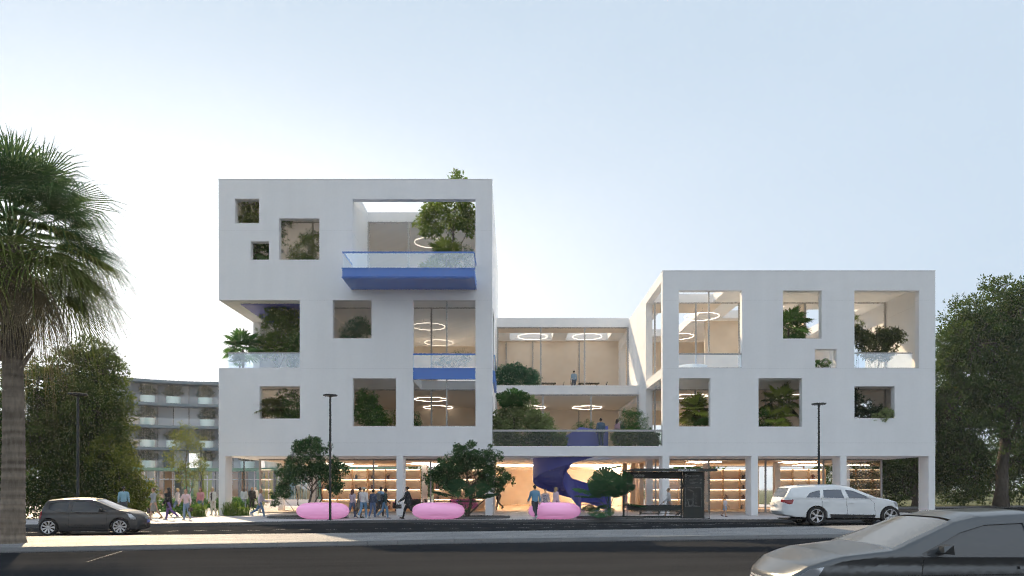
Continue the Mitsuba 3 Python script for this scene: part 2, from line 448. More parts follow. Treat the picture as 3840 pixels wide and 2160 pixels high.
# inner partitions
B.add('partition', mbox(-10.2, -9.85, FY1, GY, L3, 19.85), 'plaster')
B.add('partition', mbox(-13.0, -12.7, FY1, 56, 9.06, 14.0), 'plaster')
B.add('partition', mbox(-11.4, -11.2, GY + .1, 62, L1, 8.42), 'warm_wall')
B.add('partition', mbox(-8.3, -8.1, GY + .1, 60, 9.06, 14.0), 'plaster')
B.add('partition', mbox(19.9, 20.1, GY + .1, RY - .4, L2, 14.35), 'warm_wall')
B.add('partition', mbox(14.4, 14.6, GY + .1, RY - .4, L1, 8.43), 'warm_wall')
B.add('partition', mbox(14.6, 19.9, 55.5, 55.7, L2, 14.35), 'warm_wall')
B.add('partition', mbox(14.6, 25.5, 56.5, 56.7, L1, 8.43), 'warm_wall')
B.add('partition', mbox(-11.2, -1.7, 61.0, 61.2, L1, 8.42), 'warm_wall')
# ground-floor columns
for x0, x1 in ((-18.0, -17.6), (-7.1, -6.68), (-1.64, -1.22), (9.24, 9.66), (14.68, 15.1), (20.15, 20.54), (25.57, 25.97)):
    B.add('column', rbox(x0, x1, FY0 + .003, 46.15, 0.0, SOF - .003, 0.012), 'plaster')
for x0, x1, y0 in ((-17.9, -17.5, 56), (-14.6, -14.2, 53.0), (-6.9, -6.5, 56), (9.3, 9.72, 50.6), (14.7, 15.1, 56), (20.1, 20.5, 56), (25.4, 25.8, 56), (-1.64, -1.22, 50.6)):
    B.add('column', rbox(x0, x1, y0, y0 + .55, 0.0, SOF - .003, 0.01), 'plaster')
# interior floors, ceilings
for x0, x1, y0, y1, z in ((LX0 + .5, LX1 - .5, GY, 63.5, 0.02), (RX0 + .5, RX1 - .8, GY, 63.5, 0.02), (LX1, RX0, GY + 3, 76.8, 0.006)):
    B.add('interior_floor', box(x0, x1, y0, y1, z - .018, z), 'oak')
for x0, x1, y0, y1, z in ((LX0 + .5, LX1 - .5, GY + .06, 63.5, SOF), (RX0 + .5, RX1 - .5, GY + .06, 63.5, SOF), (LX1 + .02, RX0 - .02, 53.3, 63.5, 8.48), (LX1 + .02, RX0 - .02, 58.3, 60.1, 14.43), (RX0 + .5, 14.35, GY + .06, 52.9, 14.33), (RX0 + .5, 25.5, GY + .06, 56.4, 8.41), (-11.1, -1.8, GY + .06, 60.9, 8.40)):
    B.add('ceiling', box(x0, x1, y0, y1, z - .012, z), 'warm_ceiling')
B.add('raised_floor', box(LX1 + .05, RX0 - .05, 58.1, 63.5, 9.16, 9.55), 'oak')
for x0, x1, z0, z1 in ((LX1 + .01, RX0 - .01, 0.0, SOF - .02),):
    B.add('passage_wall', box(x0 - 4, x1 + 4, 76.0, 76.3, z0, z1), 'warm_wall')
B.add('passage_wall', box(LX1 - .25, LX1 - .02, 55, 75.9, 0.0, SOF - .02), 'warm_wall')
B.add('passage_wall', box(9.78, 10.0, 58, 75.9, 0.0, SOF - .02), 'warm_wall')
for x in (8.55, 9.2, 9.85):
    B.add('timber_post', box(x, x + .32, 56.6, 57.2, 0.0, SOF - .02), 'oak')


# glazing: panes and mullions
def glazing(xs, y, z0, z1, mw=.10, frame=STEEL, glass='glass', head=True, ends=True):
    for a, b in zip(xs[:-1], xs[1:]):
        B.add('window_pane', sheet([(a + mw / 2, -z1), (b - mw / 2, -z1), (b - mw / 2, -z0), (a + mw / 2, -z0)], 0).apply_transform(trimesh.transformations.rotation_matrix(PI / 2, [1, 0, 0])).apply_translation([0, y + .05, 0]), glass)
    for a in (xs if ends else xs[1:-1]):
        B.add('mullion', box(a - mw / 2, a + mw / 2, y, y + .12, z0, z1), frame)
    if head:
        B.add('window_rail', box(xs[0] + mw / 2, xs[-1] - mw / 2, y + .02, y + .10, z1 - .06, z1 - .002), frame)
        B.add('window_rail', box(xs[0] + mw / 2, xs[-1] - mw / 2, y + .02, y + .10, z0 + .022, z0 + .07), frame)


sheet0 = sheet


def side_pane(x, y0, y1, z0, z1):
    v = np.array([(x, y0, z0), (x, y1, z0), (x, y1, z1), (x, y0, z1)], float)
    return trimesh.Trimesh(v, [[0, 1, 2], [0, 2, 3]], process=False)


glazing([-17.2, -13.35, -9.45, -5.55, -1.75], GY, 0, SOF)
glazing([9.8, 13.43, 17.3, 21.25, 25.2], GY, 0, SOF)
glazing([-17.4, -13.4, -9.4, -5.5, -1.75], GY, L1, 8.42)
glazing([-12.6, -9.4, -5.5, -1.75], GY, L2, 14.0)
glazing([-17.4, -13.6, -10.3], GY, L3, 19.85)
glazing([-9.8, -7.06, -4.3, -1.75], GY, L3, 19.85)
glazing([9.75, 12.5, 14.5, 17.3, 20.0, 22.9, 25.45], GY, L1, 8.43)
glazing([9.75, 12.55, 15.5, 18.2, 20.0, 22.9, 25.45], GY, L2, 14.35)
glazing([LX1 + .08, 2.28, 5.75, RX0 - .08], 58.05, 9.16, 14.43, .11)
glazing([LX1 + .08, 2.25, 5.75, RX0 - .08], 53.3, L1, 8.48, .10)
glazing([-17.3, -13.4, -9.4, -5.5, -1.8], 63.3, 0, SOF - .03)
glazing([9.9, 13.43, 17.3, 21.25, 25.2], 63.3, 0, SOF - .03)
for x in (-.6, 1.7, 5.73):
    B.add('mullion', box(x, x + .10, 63.45, 63.58, L1, 8.4), STEEL); B.add('mullion', box(x + .05, x + .15, 63.45, 63.58, 9.56, 14.4), STEEL)
B.add('window_pane', side_pane(-17.2, GY + .2, 63.2, 0.02, SOF - .02), 'glass')
B.add('window_pane', side_pane(25.2, GY + .2, 63.2, 0.02, SOF - .02), 'glass')
# panes and rails set into some openings of the front wall
glazing([-6.04, -4.02, -2.28], 45.16, 5.48, 8.38, .07, head=False, ends=False)
glazing([-6.04, -4.02, -2.28], 45.16, 9.98, 13.19, .07, head=False, ends=False)
glazing([10.28, 12.13, 14.08], 45.16, 9.98, 13.79, .07, head=False, ends=False)
B.add('window_rail', box(10.26, 14.10, 45.06, 45.20, 9.88, 9.97), STEEL)
B.add('balustrade_glass', box(10.26, 14.10, 45.10, 45.125, 9.07, 9.87), 'glass_rail')
for x0, x1, z0, z1, y in ((-17.46, -13.04, 9.07, 9.98, 45.06), (21.03, 24.6, 9.05, 9.97, 45.06)):
    B.add('balustrade_glass', box(x0, x1, y + .02, y + .045, z0, z1 - .03), 'glass_rail')
    B.add('handrail', box(x0, x1, y, y + .07, z1 - .03, z1 + .04), STEEL)
B.add('balustrade_glass', side_pane(-17.46, 45.2, 51, 9.07, 9.95), 'glass_rail')
B.add('balustrade_glass', box(LX1 + .01, RX0 - .01, 45.10, 45.125, 4.27, 5.15), 'tinted_glass', label='dark reflecting glass balustrade of the planted middle terrace')
B.add('handrail', box(LX1 + .01, RX0 - .01, 45.07, 45.16, 5.15, 5.27), STEEL)
# thin dark sills in the openings
for a, b, c, d in left_windows[:3] + left_windows[5:] + right_windows:
    B.add('sill', box(a + .003, b - .003, FY0 + .02, FY1 + .05, c, c + .025), STEEL)
# blue balconies
bx0, bx1, by0 = -9.86, -2.18, 42.6
for m in (box(bx0, bx1, by0 + .05, 45.0, 13.86, 13.98), box(bx0, bx1, by0, by0 + .12, 13.98, 14.42), box(bx0, bx0 + .08, by0 + .12, 45.0, 13.98, 14.42), box(bx1 - .08, bx1, by0 + .12, 45.0, 13.98, 14.42), box(bx0 + .08, bx1 - .08, by0 + .12, 45.0, 14.28, 14.395),
          box(bx0 - .03, bx1 + .03, by0 - .03, by0 + .15, 14.42, 14.47), box(bx0 - .03, bx1 + .03, by0 - .03, by0 + .13, 13.90, 13.95)):
    B.add('balcony', m, BLUE, label='projecting royal blue balcony slab')
B.add('balcony__balustrade_glass', box(bx0 + .03, bx1 - .03, by0 + .03, by0 + .05, 14.47, 15.34), 'glass_rail')
for x in (bx0 + .03, bx1 - .05):
    B.add('balcony__balustrade_glass', box(x, x + .02, by0 + .1, 44.98, 14.47, 15.34), 'glass_rail')
B.add('balcony__handrail', box(bx0, bx1, by0 + .01, by0 + .08, 15.34, 15.42), BLUE)
for x in (bx0, bx1 - .07):
    B.add('balcony__handrail', box(x, x + .07, by0 + .08, 44.99, 15.34, 15.42), BLUE)
B.add('balcony_band', box(-6.07, -2.25, 45.02, 45.14, 8.42, 9.0), BLUE, label='blue band across the tall window opening')
B.add('balcony_band', box(-6.07, -2.25, 44.99, 45.15, 9.0, 9.06), BLUE)
B.add('balcony_band', box(-6.07, -2.25, 44.99, 45.15, 8.36, 8.42), BLUE)
B.add('balustrade_glass', box(-6.06, -2.26, 45.08, 45.105, 9.06, 9.86), 'glass_rail')
B.add('handrail', box(-6.07, -2.25, 45.05, 45.13, 9.86, 9.95), BLUE)
B.add('side_balcony', box(LX1 + .003, LX1 + .14, 46.2, 51.5, 8.35, 9.1), BLUE)
B.add('side_balcony', box(LX1 + .10, LX1 + .14, 46.2, 51.5, 9.1, 10.0), 'glass_rail')
B.add('side_balcony', box(LX1 + .06, LX1 + .15, 46.2, 51.5, 10.0, 10.07), BLUE)
B.add('loggia_ceiling_panel', box(-17.0, -13.1, 45.9, 50.9, 13.17, 13.215), NAVY, label='dark blue ceiling panel of the corner loggia')
# parapet copings, two mm proud
B.add('coping', box(LX0 - .02, LX1 + .02, FY0 - .02, FY1 + .06, TOPL + .002, TOPL + .04), 'plaster')
B.add('coping', box(RX0 - .02, RX1 + .02, FY0 - .02, FY1 + .06, TOPR + .002, TOPR + .04), 'plaster')
place(B, 'office_building', 'white plastered building of two blocks with square planted openings and blue balconies', 'building')

# ---------------------------------------------------------------- ring lamps and the light slot of the passage
scene['ring_casing'] = two({'type': 'diffuse', 'reflectance': rgb((0.8, 0.78, 0.74))})


def ring_lamp(x, y, z, r, k, ceil, label, c=(1.0, 0.87, 0.70)):
    p = Proto()
    a = np.linspace(0, 2 * PI, 49)
    path = np.stack([r * np.cos(a), r * np.sin(a), 0 * a], 1)
    n, V, F = 48, [], []
    for t in a[:-1]:
        for rr, zz in ((r - .013, .011), (r - .013, -.011), (r + .013, -.011), (r + .013, .011)):
            V.append((rr * math.cos(t), rr * math.sin(t), zz))
    for i in range(n):
        for j in range(3):
            q, w = 4 * i + j, 4 * ((i + 1) % n) + j
            F.append((q, w, w + 1, q + 1))
    hoop = trimesh.Trimesh(np.array(V), mesh_of((np.array(V), np.array(F))).faces, process=False)
    d = mikit.ply(hoop, 'ring_casing')
    F = [(4 * i + 3, 4 * i, 4 * ((i + 1) % n), 4 * ((i + 1) % n) + 3) for i in range(n)]
    p.add('casing', (np.array(V), np.array(F)), 'ring_casing')
    d['emitter'] = glow(c, k)
    p.parts.append(('tube', d, False, None))
    for t in (0.3, 2.4, 4.5):
        if ceil - z > .05:
            p.add('cable', tube([(r * math.cos(t), r * math.sin(t), 0.03), (r * math.cos(t), r * math.sin(t), ceil - z)], 0.006, 4), STEEL)
    return place(p, 'ring_lamp', label, 'lamp', at(x, y, z), 'glowing ring lamps under the ceilings')


K = .85
for a in ((1.71, 61, 14.30, 1.22, K * .7, 14.42, 'glowing ring lamp left of centre in the recessed top storey'),
          (6.25, 61, 14.30, 1.22, K * .7, 14.42, 'glowing ring lamp right of centre in the recessed top storey'),
          (1.55, 60.6, 8.36, 1.21, K, 8.46, 'glowing ring lamp half hidden by the pale shrub on the middle terrace'),
          (6.21, 60.6, 8.36, 1.21, K, 8.46, 'glowing ring lamp above the people on the middle terrace'),
          (-6.19, 54.6, 13.72, 1.2, K * .5, 14.0, 'upper of the two ring lamps in the top half of the tall opening'),
          (-6.04, 60.6, 13.72, 1.18, K * .5, 14.0, 'lower of the two ring lamps in the top half of the tall opening'),
          (-6.05, 54.6, 8.30, 1.2, K * .8, 8.39, 'upper of the two ring lamps below the blue band of the tall opening'),
          (-6.04, 60.0, 8.30, 1.2, K * .8, 8.39, 'lower of the two ring lamps below the blue band of the tall opening'),
          (-6.0, 53.5, 19.6, 1.1, K * .6, 19.85, 'ring lamp behind the rooftop tree of the blue balcony'),
          (-13.05, 54.6, 3.52, 1.2, K, 3.63, 'ring lamp on the ground floor behind the first small tree'),
          (-12.0, 59, 3.5, 1.16, K, 3.63, 'ring lamp deep in the ground floor left of the second column'),
          (-6.6, 54.6, 3.52, 1.2, K, 3.63, 'ring lamp on the ground floor left of the second small tree'),
          (-5.6, 59, 3.5, 1.16, K, 3.63, 'ring lamp deep in the ground floor behind the second small tree'),
          (13.6, 59, 3.5, 1.16, K, 3.63, 'ring lamp deep in the ground floor just above the bus shelter'),
          (13.61, 52, 3.52, 1.2, K, 3.63, 'ring lamp in the front of the ground floor above the bus shelter'),
          (20.21, 52, 3.52, 1.25, K, 3.63, 'ring lamp on the ground floor above the white car'),
          (23.4, 58, 3.5, 1.16, K, 3.63, 'ring lamp in the ground floor corner right of the street lamp'),
          (13.5, 52.2, 13.9, 1.2, K, 14.3, 'ring lamp in the front of the large glazed top opening of the right block'),
          (13.4, 59, 13.9, 1.18, K, 14.3, 'ring lamp deep in the large glazed top opening of the right block'),
          (20.0, 51.9, 13.9, 1.2, K, 14.3, 'ring lamp behind the palm in the upper middle opening of the right block'),
          (12.9, 53, 8.32, 1.2, K, 8.41, 'ring lamp behind the fan palm in the lower left opening of the right block'),
          (19.9, 53, 8.32, 1.2, K, 8.41, 'ring lamp behind the tall palms in the lower middle opening of the right block'),
          ):
    x, y, z, r, k, ceil, lab = a
    if x == 20.0: x = 18.9
    k = k * 1.8 if z < 4 else (k * .7 if z < 9 else k * .45)
    ring_lamp(x, y, z, r, k, ceil, lab)
p = Proto()
for q in (box(-1.1, 8.65, 61.0, 61.1, 3.54, 3.62), box(8.57, 8.65, 61.1, 74.5, 3.54, 3.62)):
    d = mikit.ply(q, 'ring_casing'); d['emitter'] = glow((1.0, 0.86, 0.68), 5.0)
    p.reuse('tube', d)
place(p, 'light_line', 'thin bright strip light along the ceiling of the open passage', 'lamp')

# ---------------------------------------------------------------- spiral staircase
p = Proto()
N, A0, A1, RI, RO = 22, -18.0, 318.0, 0.62, 2.55


def helix_band(r, zlo, zhi, th, a0=A0, a1=A1, n=96, floor=0.0):
    v = []
    for k in range(n + 1):
        f = k / n; a = math.radians(a0 + (a1 - a0) * f); z = 4.26 * f
        for rr in (r, r + th):
            for zz in (max(z + zlo, floor), z + zhi):
                v.append((SCX + rr * math.cos(a), SCY + rr * math.sin(a), zz))
    f = []
    for k in range(n):
        i, j = 4 * k, 4 * k + 4
        f += [(i, j, j + 1, i + 1), (i + 2, i + 3, j + 3, j + 2), (i + 1, j + 1, j + 3, i + 3), (i, i + 2, j + 2, j)]
    f += [(0, 1, 3, 2), (4 * n, 4 * n + 2, 4 * n + 3, 4 * n + 1)]
    return (np.array(v), np.array(f))


p.add('outer_stringer', helix_band(RO, -0.34, 1.05, 0.05), NAVY, 30)
p.add('inner_stringer', helix_band(RI - .05, -0.34, 1.05, 0.05), NAVY, 30)
for k in range(N):
    a, b = (math.radians(A0 + (A1 - A0) * (k + q) / N) for q in (0.0, 1.08))
    ang = np.linspace(a, b, 4)
    pts = [(SCX + RI * math.cos(t), SCY + RI * math.sin(t)) for t in ang] + [(SCX + RO * math.cos(t), SCY + RO * math.sin(t)) for t in ang[::-1]]
    z = 4.26 * (k + 1) / N
    p.add('tread', prism(pts, z - .05, z), NAVY)
    if k > 3:
        t = ang[0]; u = np.array([math.cos(t), math.sin(t)]); w = np.array([-u[1], u[0]])
        c0, c1 = np.array([SCX, SCY]) + u * RI, np.array([SCX, SCY]) + u * RO
        q = np.array([(*c0, z - .24), (*c1, z - .24), (*c1, z - .052), (*c0, z - .052), (*(c0 + w * .02), z - .24), (*(c1 + w * .02), z - .24), (*(c1 + w * .02), z - .052), (*(c0 + w * .02), z - .052)])
        p.add('riser', m3.Manifold.hull_points(q), NAVY)
up = trimesh.transformations.rotation_matrix(PI / 2, [1, 0, 0])
q = prism([(2.2, 4.275), (4.3, 5.52), (5.2, 5.38), (6.05, 5.62), (6.05, 4.275)], 0, .05); q.apply_transform(up); q.apply_translation([0, 46.2, 0])
p.add('parapet', q, NAVY, label='blue parapet around the stair opening on the middle terrace')
place(p, 'spiral_staircase', 'dark blue spiral staircase rising from the open passage through the first floor slab', 'staircase')
# ---------------------------------------------------------------- foliage
def leaf_mat(key, rough=0.45, trans=0.7):
    scene[key] = {'type': 'principledthin', 'base_color': {'type': 'mesh_attribute', 'name': 'vertex_color'}, 'roughness': rough, 'diff_trans': trans, 'spec_trans': 0.0, 'eta': 1.4}


leaf_mat('leaf', 0.42, 0.75)
leaf_mat('frond', 0.40, 0.6)
leaf_mat('waxy_leaf', 0.3, 0.35)


def bark_col(p, n, uv):
    g = fbm(p.x * 10 + p.y * 10, p.z * 2.2, p.y * 3, 4)
    return mix((0.028, 0.022, 0.017), (0.12, 0.10, 0.08), g)


scene['bark'] = two({'type': 'bumpmap', 'arbitrary': proc(lambda p, n, uv: fbm(p.x * 12 + p.y * 12, p.z * 3, p.y * 4, 3) * 0.02, 5e-3), 'scale': 1.0,
                     'bsdf': {'type': 'principled', 'base_color': proc(bark_col), 'roughness': 0.9}})
scene['twig'] = two({'type': 'diffuse', 'reflectance': rgb((0.05, 0.032, 0.028))})

DARKGREEN = ((0.024, 0.050, 0.013), (0.085, 0.120, 0.027))
OLIVE = ((0.050, 0.078, 0.020), (0.165, 0.175, 0.048))
MIDGREEN = ((0.028, 0.070, 0.024), (0.085, 0.150, 0.048))
PALE = ((0.18, 0.24, 0.085), (0.40, 0.45, 0.20))
BLUEGREEN = ((0.030, 0.068, 0.042), (0.085, 0.150, 0.090))
LIME = ((0.095, 0.130, 0.018), (0.250, 0.270, 0.050))


def unit(v):
    return v / (np.linalg.norm(v, axis=-1, keepdims=True) + 1e-9)


def leaves(rng, base, direc, size, width, pal, fold=0.25, shape='diamond'):
    """Folded leaf blades from their base points and directions; per-leaf colours."""
    n = len(base)
    d = unit(direc)
    s = unit(np.cross(d, unit(rng.normal(size=(n, 3)))))
    nn = np.cross(s, d)
    L = (size * rng.uniform(0.7, 1.25, n))[:, None]; Wd = (width * rng.uniform(0.8, 1.2, n))[:, None]
    mid = base + d * L * 0.5
    v = np.stack([base, mid + s * Wd * .5 + nn * Wd * fold, base + d * L - nn * L * 0.12, mid - s * Wd * .5 + nn * Wd * fold], 1).reshape(-1, 3)
    i = np.arange(n)[:, None] * 4
    f = np.concatenate([i + [0, 1, 2], i + [0, 2, 3]], 1).reshape(-1, 3)
    t = rng.beta(1.6, 2.2, n)[:, None]
    c = np.asarray(pal[0]) * (1 - t) + np.asarray(pal[1]) * t
    c = c * rng.uniform(0.85, 1.15, (n, 1))
    return v, f, np.repeat(c, 4, axis=0)


def merge(parts):
    vs, fs, cs, k = [], [], [], 0
    for v, f, c in parts:
        vs.append(v); fs.append(f + k); cs.append(c); k += len(v)
    return trimesh.Trimesh(np.vstack(vs), np.vstack(fs), process=False), np.clip(np.vstack(cs), 0, 1)


def sample_blobs(rng, blobs, n, shell=0.5, gaps=0.0, seed=0, freq=0.6):
    """Points in a union of ellipsoids, biased to the outside, with noise gaps."""
    b = np.array(blobs, float)
    vol = b[:, 3] * b[:, 4] * b[:, 5]
    out = []
    while sum(map(len, out)) < n:
        k = rng.choice(len(b), n, p=vol ** .8 / (vol ** .8).sum())
        u = unit(rng.normal(size=(n, 3)))
        r = shell + (1 - shell) * rng.uniform(size=(n, 1)) ** 0.6
        r = np.where(rng.uniform(size=(n, 1)) < .2, r * rng.uniform(size=(n, 1)), r)
        q = b[k, :3] + u * r * b[k, 3:6]
        q = q * 1.0 + u * (meshkit.noise(q * 1.7, seed)[:, None] - 0.5) * 0.35 * b[k, 3:6].min(1, keepdims=True)
        if gaps > 0:
            q = q[meshkit.fbm(q * freq, 3, seed) > gaps]
        out.append(q)
    return np.vstack(out)[:n]


def crown_mesh(rng, blobs, clumps, per, crad, size, width, pal, gaps=0.42, seed=0, freq=0.6, shell=0.45, droop=0.15):
    cs = sample_blobs(rng, blobs, clumps, shell, gaps, seed, freq)
    mid = np.average(np.array(blobs)[:, :3], axis=0)
    outv = unit(cs - mid)
    tone = meshkit.fbm(cs * 0.5, 3, seed + 9)
    u = unit(rng.normal(size=(clumps, per, 3)) + outv[:, None] * 0.6)
    r = rng.uniform(0.15, 1.0, (clumps, per, 1)) * crad * rng.uniform(0.7, 1.4, (clumps, 1, 1))
    base = cs[:, None] + u * r * np.array([1, 1, 0.75])
    d = u + outv[:, None] * 0.5 + rng.normal(size=u.shape) * 0.45 - np.array([0, 0, droop])
    v, f, c = leaves(rng, base.reshape(-1, 3), d.reshape(-1, 3), size, width, pal)
    k = np.repeat(np.repeat(0.72 + 0.6 * tone, per), 4)[:, None]
    return (v, f, c * k), cs


def limbs(rng, roots, tips, r0, wob=0.12, taper=0.25, sides=6):
    ms = []
    for a, b in zip(roots, tips):
        a, b = np.asarray(a, float), np.asarray(b, float)
        L = np.linalg.norm(b - a); n = 6
        t = np.linspace(0, 1, n)[:, None]
        path = a + (b - a) * t + rng.normal(size=(n, 3)) * wob * L * 0.35 * np.sin(t * PI) + np.array([0, 0, .12]) * L * np.sin(t * PI)
        ms.append(tube(path, np.linspace(r0, r0 * taper, n), sides))
    return ms


def make_tree(seed, trunk, blobs, r_trunk, clumps, per, crad, size, width, pal, gaps=0.42, nlimb=10, fork=0.55, freq=0.6, multi=None, mat='leaf', shell=0.45, twigs=0.5):
    """trunk: path of points; limbs run from it to the crown's clumps."""
    rng = np.random.default_rng(seed)
    (v, f, c), cs = crown_mesh(rng, blobs, clumps, per, crad, size, width, pal, gaps, seed, freq, shell)
    p = Proto()
    tr = np.asarray(trunk, float)
    fine = np.array([np.interp(np.linspace(0, 1, 12), np.linspace(0, 1, len(tr)), tr[:, k]) for k in range(3)]).T
    fine[1:-1] += rng.normal(size=(10, 3)) * r_trunk * 0.25
    ms = [tube(fine, np.interp(np.linspace(0, 1, 12), [0, .08, .6, 1], [r_trunk * 1.35, r_trunk, r_trunk * .72, r_trunk * .35]), 12)]
    if multi:
        for path, r in multi:
            path = np.asarray(path, float)
            fp = np.array([np.interp(np.linspace(0, 1, 9), np.linspace(0, 1, len(path)), path[:, k]) for k in range(3)]).T
            fp[1:-1] += rng.normal(size=(7, 3)) * r * 0.9
            ms.append(tube(fp, np.linspace(r, r * .4, 9), 8))
    idx = rng.choice(len(cs), min(nlimb, len(cs)), replace=False)
    starts = [fine[int(rng.integers(int(12 * fork), 12))] for _ in idx]
    ms += limbs(rng, starts, cs[idx], r_trunk * 0.4)
    tw = rng.choice(len(cs), int(len(cs) * twigs), replace=False)
    ends = np.vstack([cs[idx], fine[8:]])
    for k in tw:
        q = ends[np.argmin(np.linalg.norm(ends - cs[k], axis=1))]
        if np.linalg.norm(q - cs[k]) < .05: continue
        ms += limbs(rng, [q + (cs[k] - q) * 0.15], [cs[k]], r_trunk * 0.10, 0.1, 0.3, 4)
    p.add('trunk', join(ms), 'bark', True)
    m, col = merge([(v, f, c)])
    p.add('crown', m, mat, color=col)
    return p


def make_shrub(seed, blobs, clumps, per, crad, size, width, pal, stem=0.012, base=None, gaps=0.3, freq=1.2, mat='leaf', nst=14, droop=0.15):
    rng = np.random.default_rng(seed)
    (v, f, c), cs = crown_mesh(rng, blobs, clumps, per, crad, size, width, pal, gaps, seed, freq, 0.3, droop)
    p = Proto()
    b = np.array(blobs, float)
    z0 = (b[:, 2] - b[:, 5]).min() if base is None else base
    idx = rng.choice(len(cs), min(nst, len(cs)), replace=False)
    c0 = b[:, :3].mean(0)
    roots = [(c0[0] + rng.normal() * 0.12 + 0.3 * (cs[k][0] - c0[0]), c0[1] + rng.normal() * 0.08, z0) for k in idx]
    p.add('stem', join(limbs(rng, roots, cs[idx], stem, 0.15, 0.4, 5)), 'twig', True)
    m, col = merge([(v, f, c)])
    p.add('foliage', m, mat, color=col)
    return p


def fan_frond(rng, hub, axis, up, R, nseg=26, spread=150, split=0.55, droop=0.25, pal=MIDGREEN, blunt=False, pleat=0.35, w0=0.5):
    """A palm fan: pleated segments joined towards the hub, free and drooping at the tips."""
    axis = unit(np.asarray(axis, float)); side = unit(np.cross(axis, up)); nrm = np.cross(side, axis)
    V, F = [], []
    a = np.radians(np.linspace(-spread, spread, nseg + 1)); da = a[1] - a[0]
    if blunt:
        groups = [k for k in range(nseg)]
    for k in range(nseg):
        m = (a[k] + a[k + 1]) / 2
        Rk = R * (0.78 + 0.22 * math.cos(m * 0.55)) * rng.uniform(0.93, 1.05)
        cut = blunt and (k % 4 == 3)
        e = lambda ang, r, h, dr=0.0: np.asarray(hub) + (axis * math.cos(ang) + side * math.sin(ang)) * r + nrm * h - np.array([0, 0, 1.0]) * dr
        w = da * (0.32 if cut else w0)
        cup = 0.10 * R * (1 - math.cos(m))
        i = len(V)
        if blunt:
            V += [e(m, 0.03 * R, 0), e(m - w, Rk * .6, cup * .3), e(m, Rk * .6, cup * .3 + pleat * da * Rk * .3), e(m + w, Rk * .6, cup * .3),
                  e(m - w * .96, Rk * .98, cup * .6, droop * Rk * .25), e(m, Rk * 1.02, cup * .6 + pleat * da * Rk * .35, droop * Rk * .25), e(m + w * .96, Rk * .98, cup * .6, droop * Rk * .25)]
            F += [(i, i + 1, i + 2), (i, i + 2, i + 3), (i + 1, i + 4, i + 5), (i + 1, i + 5, i + 2), (i + 2, i + 5, i + 6), (i + 2, i + 6, i + 3)]
        else:
            s = split * Rk
            V += [e(m, 0.02 * R, 0), e(m - w, s, cup * .4), e(m, s, cup * .4 + pleat * da * s), e(m + w, s, cup * .4),
                  e(m - w * .45, s + (Rk - s) * .55, cup * .7, droop * Rk * .22), e(m + w * .45, s + (Rk - s) * .55, cup * .7, droop * Rk * .22), e(m, Rk, cup * .8, droop * Rk * rng.uniform(.5, 1.1) * (1 if w0 > .4 else rng.uniform(.5, 1.7)))]
            F += [(i, i + 1, i + 2), (i, i + 2, i + 3), (i + 1, i + 4, i + 2), (i + 2, i + 5, i + 3), (i + 2, i + 4, i + 5), (i + 4, i + 6, i + 5)]
    V = np.array(V); F = np.array(F)
    t = rng.uniform(0.1, 0.9)
    c = np.asarray(pal[0]) * (1 - t) + np.asarray(pal[1]) * t
    C = np.tile(c, (len(V), 1)) * rng.uniform(.9, 1.1, (len(V), 1))
    return V, F, C


def petiole(a, b, up, r, pal):
    a, b = np.asarray(a, float), np.asarray(b, float)
    t = np.linspace(0, 1, 6)[:, None]
    path = a + (b - a) * t + np.asarray(up) * (np.linalg.norm(b - a) * 0.12 * np.sin(t * PI))
    m = tube(path, np.linspace(r, r * .6, 6), 5)
    return np.asarray(m.vertices), np.asarray(m.faces), np.tile(np.asarray(pal[1]) * 0.9, (len(m.vertices), 1))


def make_fan_palm(seed, crown_z, n, plen, R, pal, trunk_r=0.07, el=(-25, 75), nseg=22, split=.5, droop=.3, blunt=False, azs=None, trunk=None, lime=0.0, spread=140, smooth_az=True):
    """Crown of fan fronds at height crown_z over the origin; each frond is a part."""
    rng = np.random.default_rng(seed)
    p = Proto()
    tp = np.array([(0, 0, -0.02), (0.03, 0.02, crown_z * .5), (0, 0, crown_z)]) if trunk is None else np.asarray(trunk, float)
    p.add('trunk', tube(tp, np.linspace(trunk_r, trunk_r * .8, len(tp)), 10), 'bark', True)
    top = tp[-1]
    for k in range(n):
        az = math.radians((k * 137.5 + rng.uniform(-15, 15)) if azs is None else azs[k % len(azs)] + rng.uniform(-12, 12))
        e = math.radians(el[1] + (el[0] - el[1]) * ((k + .5) / n) + rng.uniform(-8, 8))
        d = np.array([math.cos(az) * math.cos(e), math.sin(az) * math.cos(e), math.sin(e)])
        L = plen * rng.uniform(.85, 1.15)
        hub = top + d * L
        ax = unit(d - np.array([0, 0, 0.35 * math.cos(e)]))
        up = np.array([0, 0, 1.0]) if abs(ax[2]) < .95 else np.array([math.cos(az), math.sin(az), 0])
        q = (LIME if rng.uniform() < lime else pal)
        m, c = merge([petiole(top - d * .02, hub, (0, 0, 1), 0.011 + .004 * R, q), fan_frond(rng, hub, ax, up, R * rng.uniform(.85, 1.1), nseg, spread, split, droop, q, blunt)])
        p.add('frond', m, 'frond', color=c)
    return p


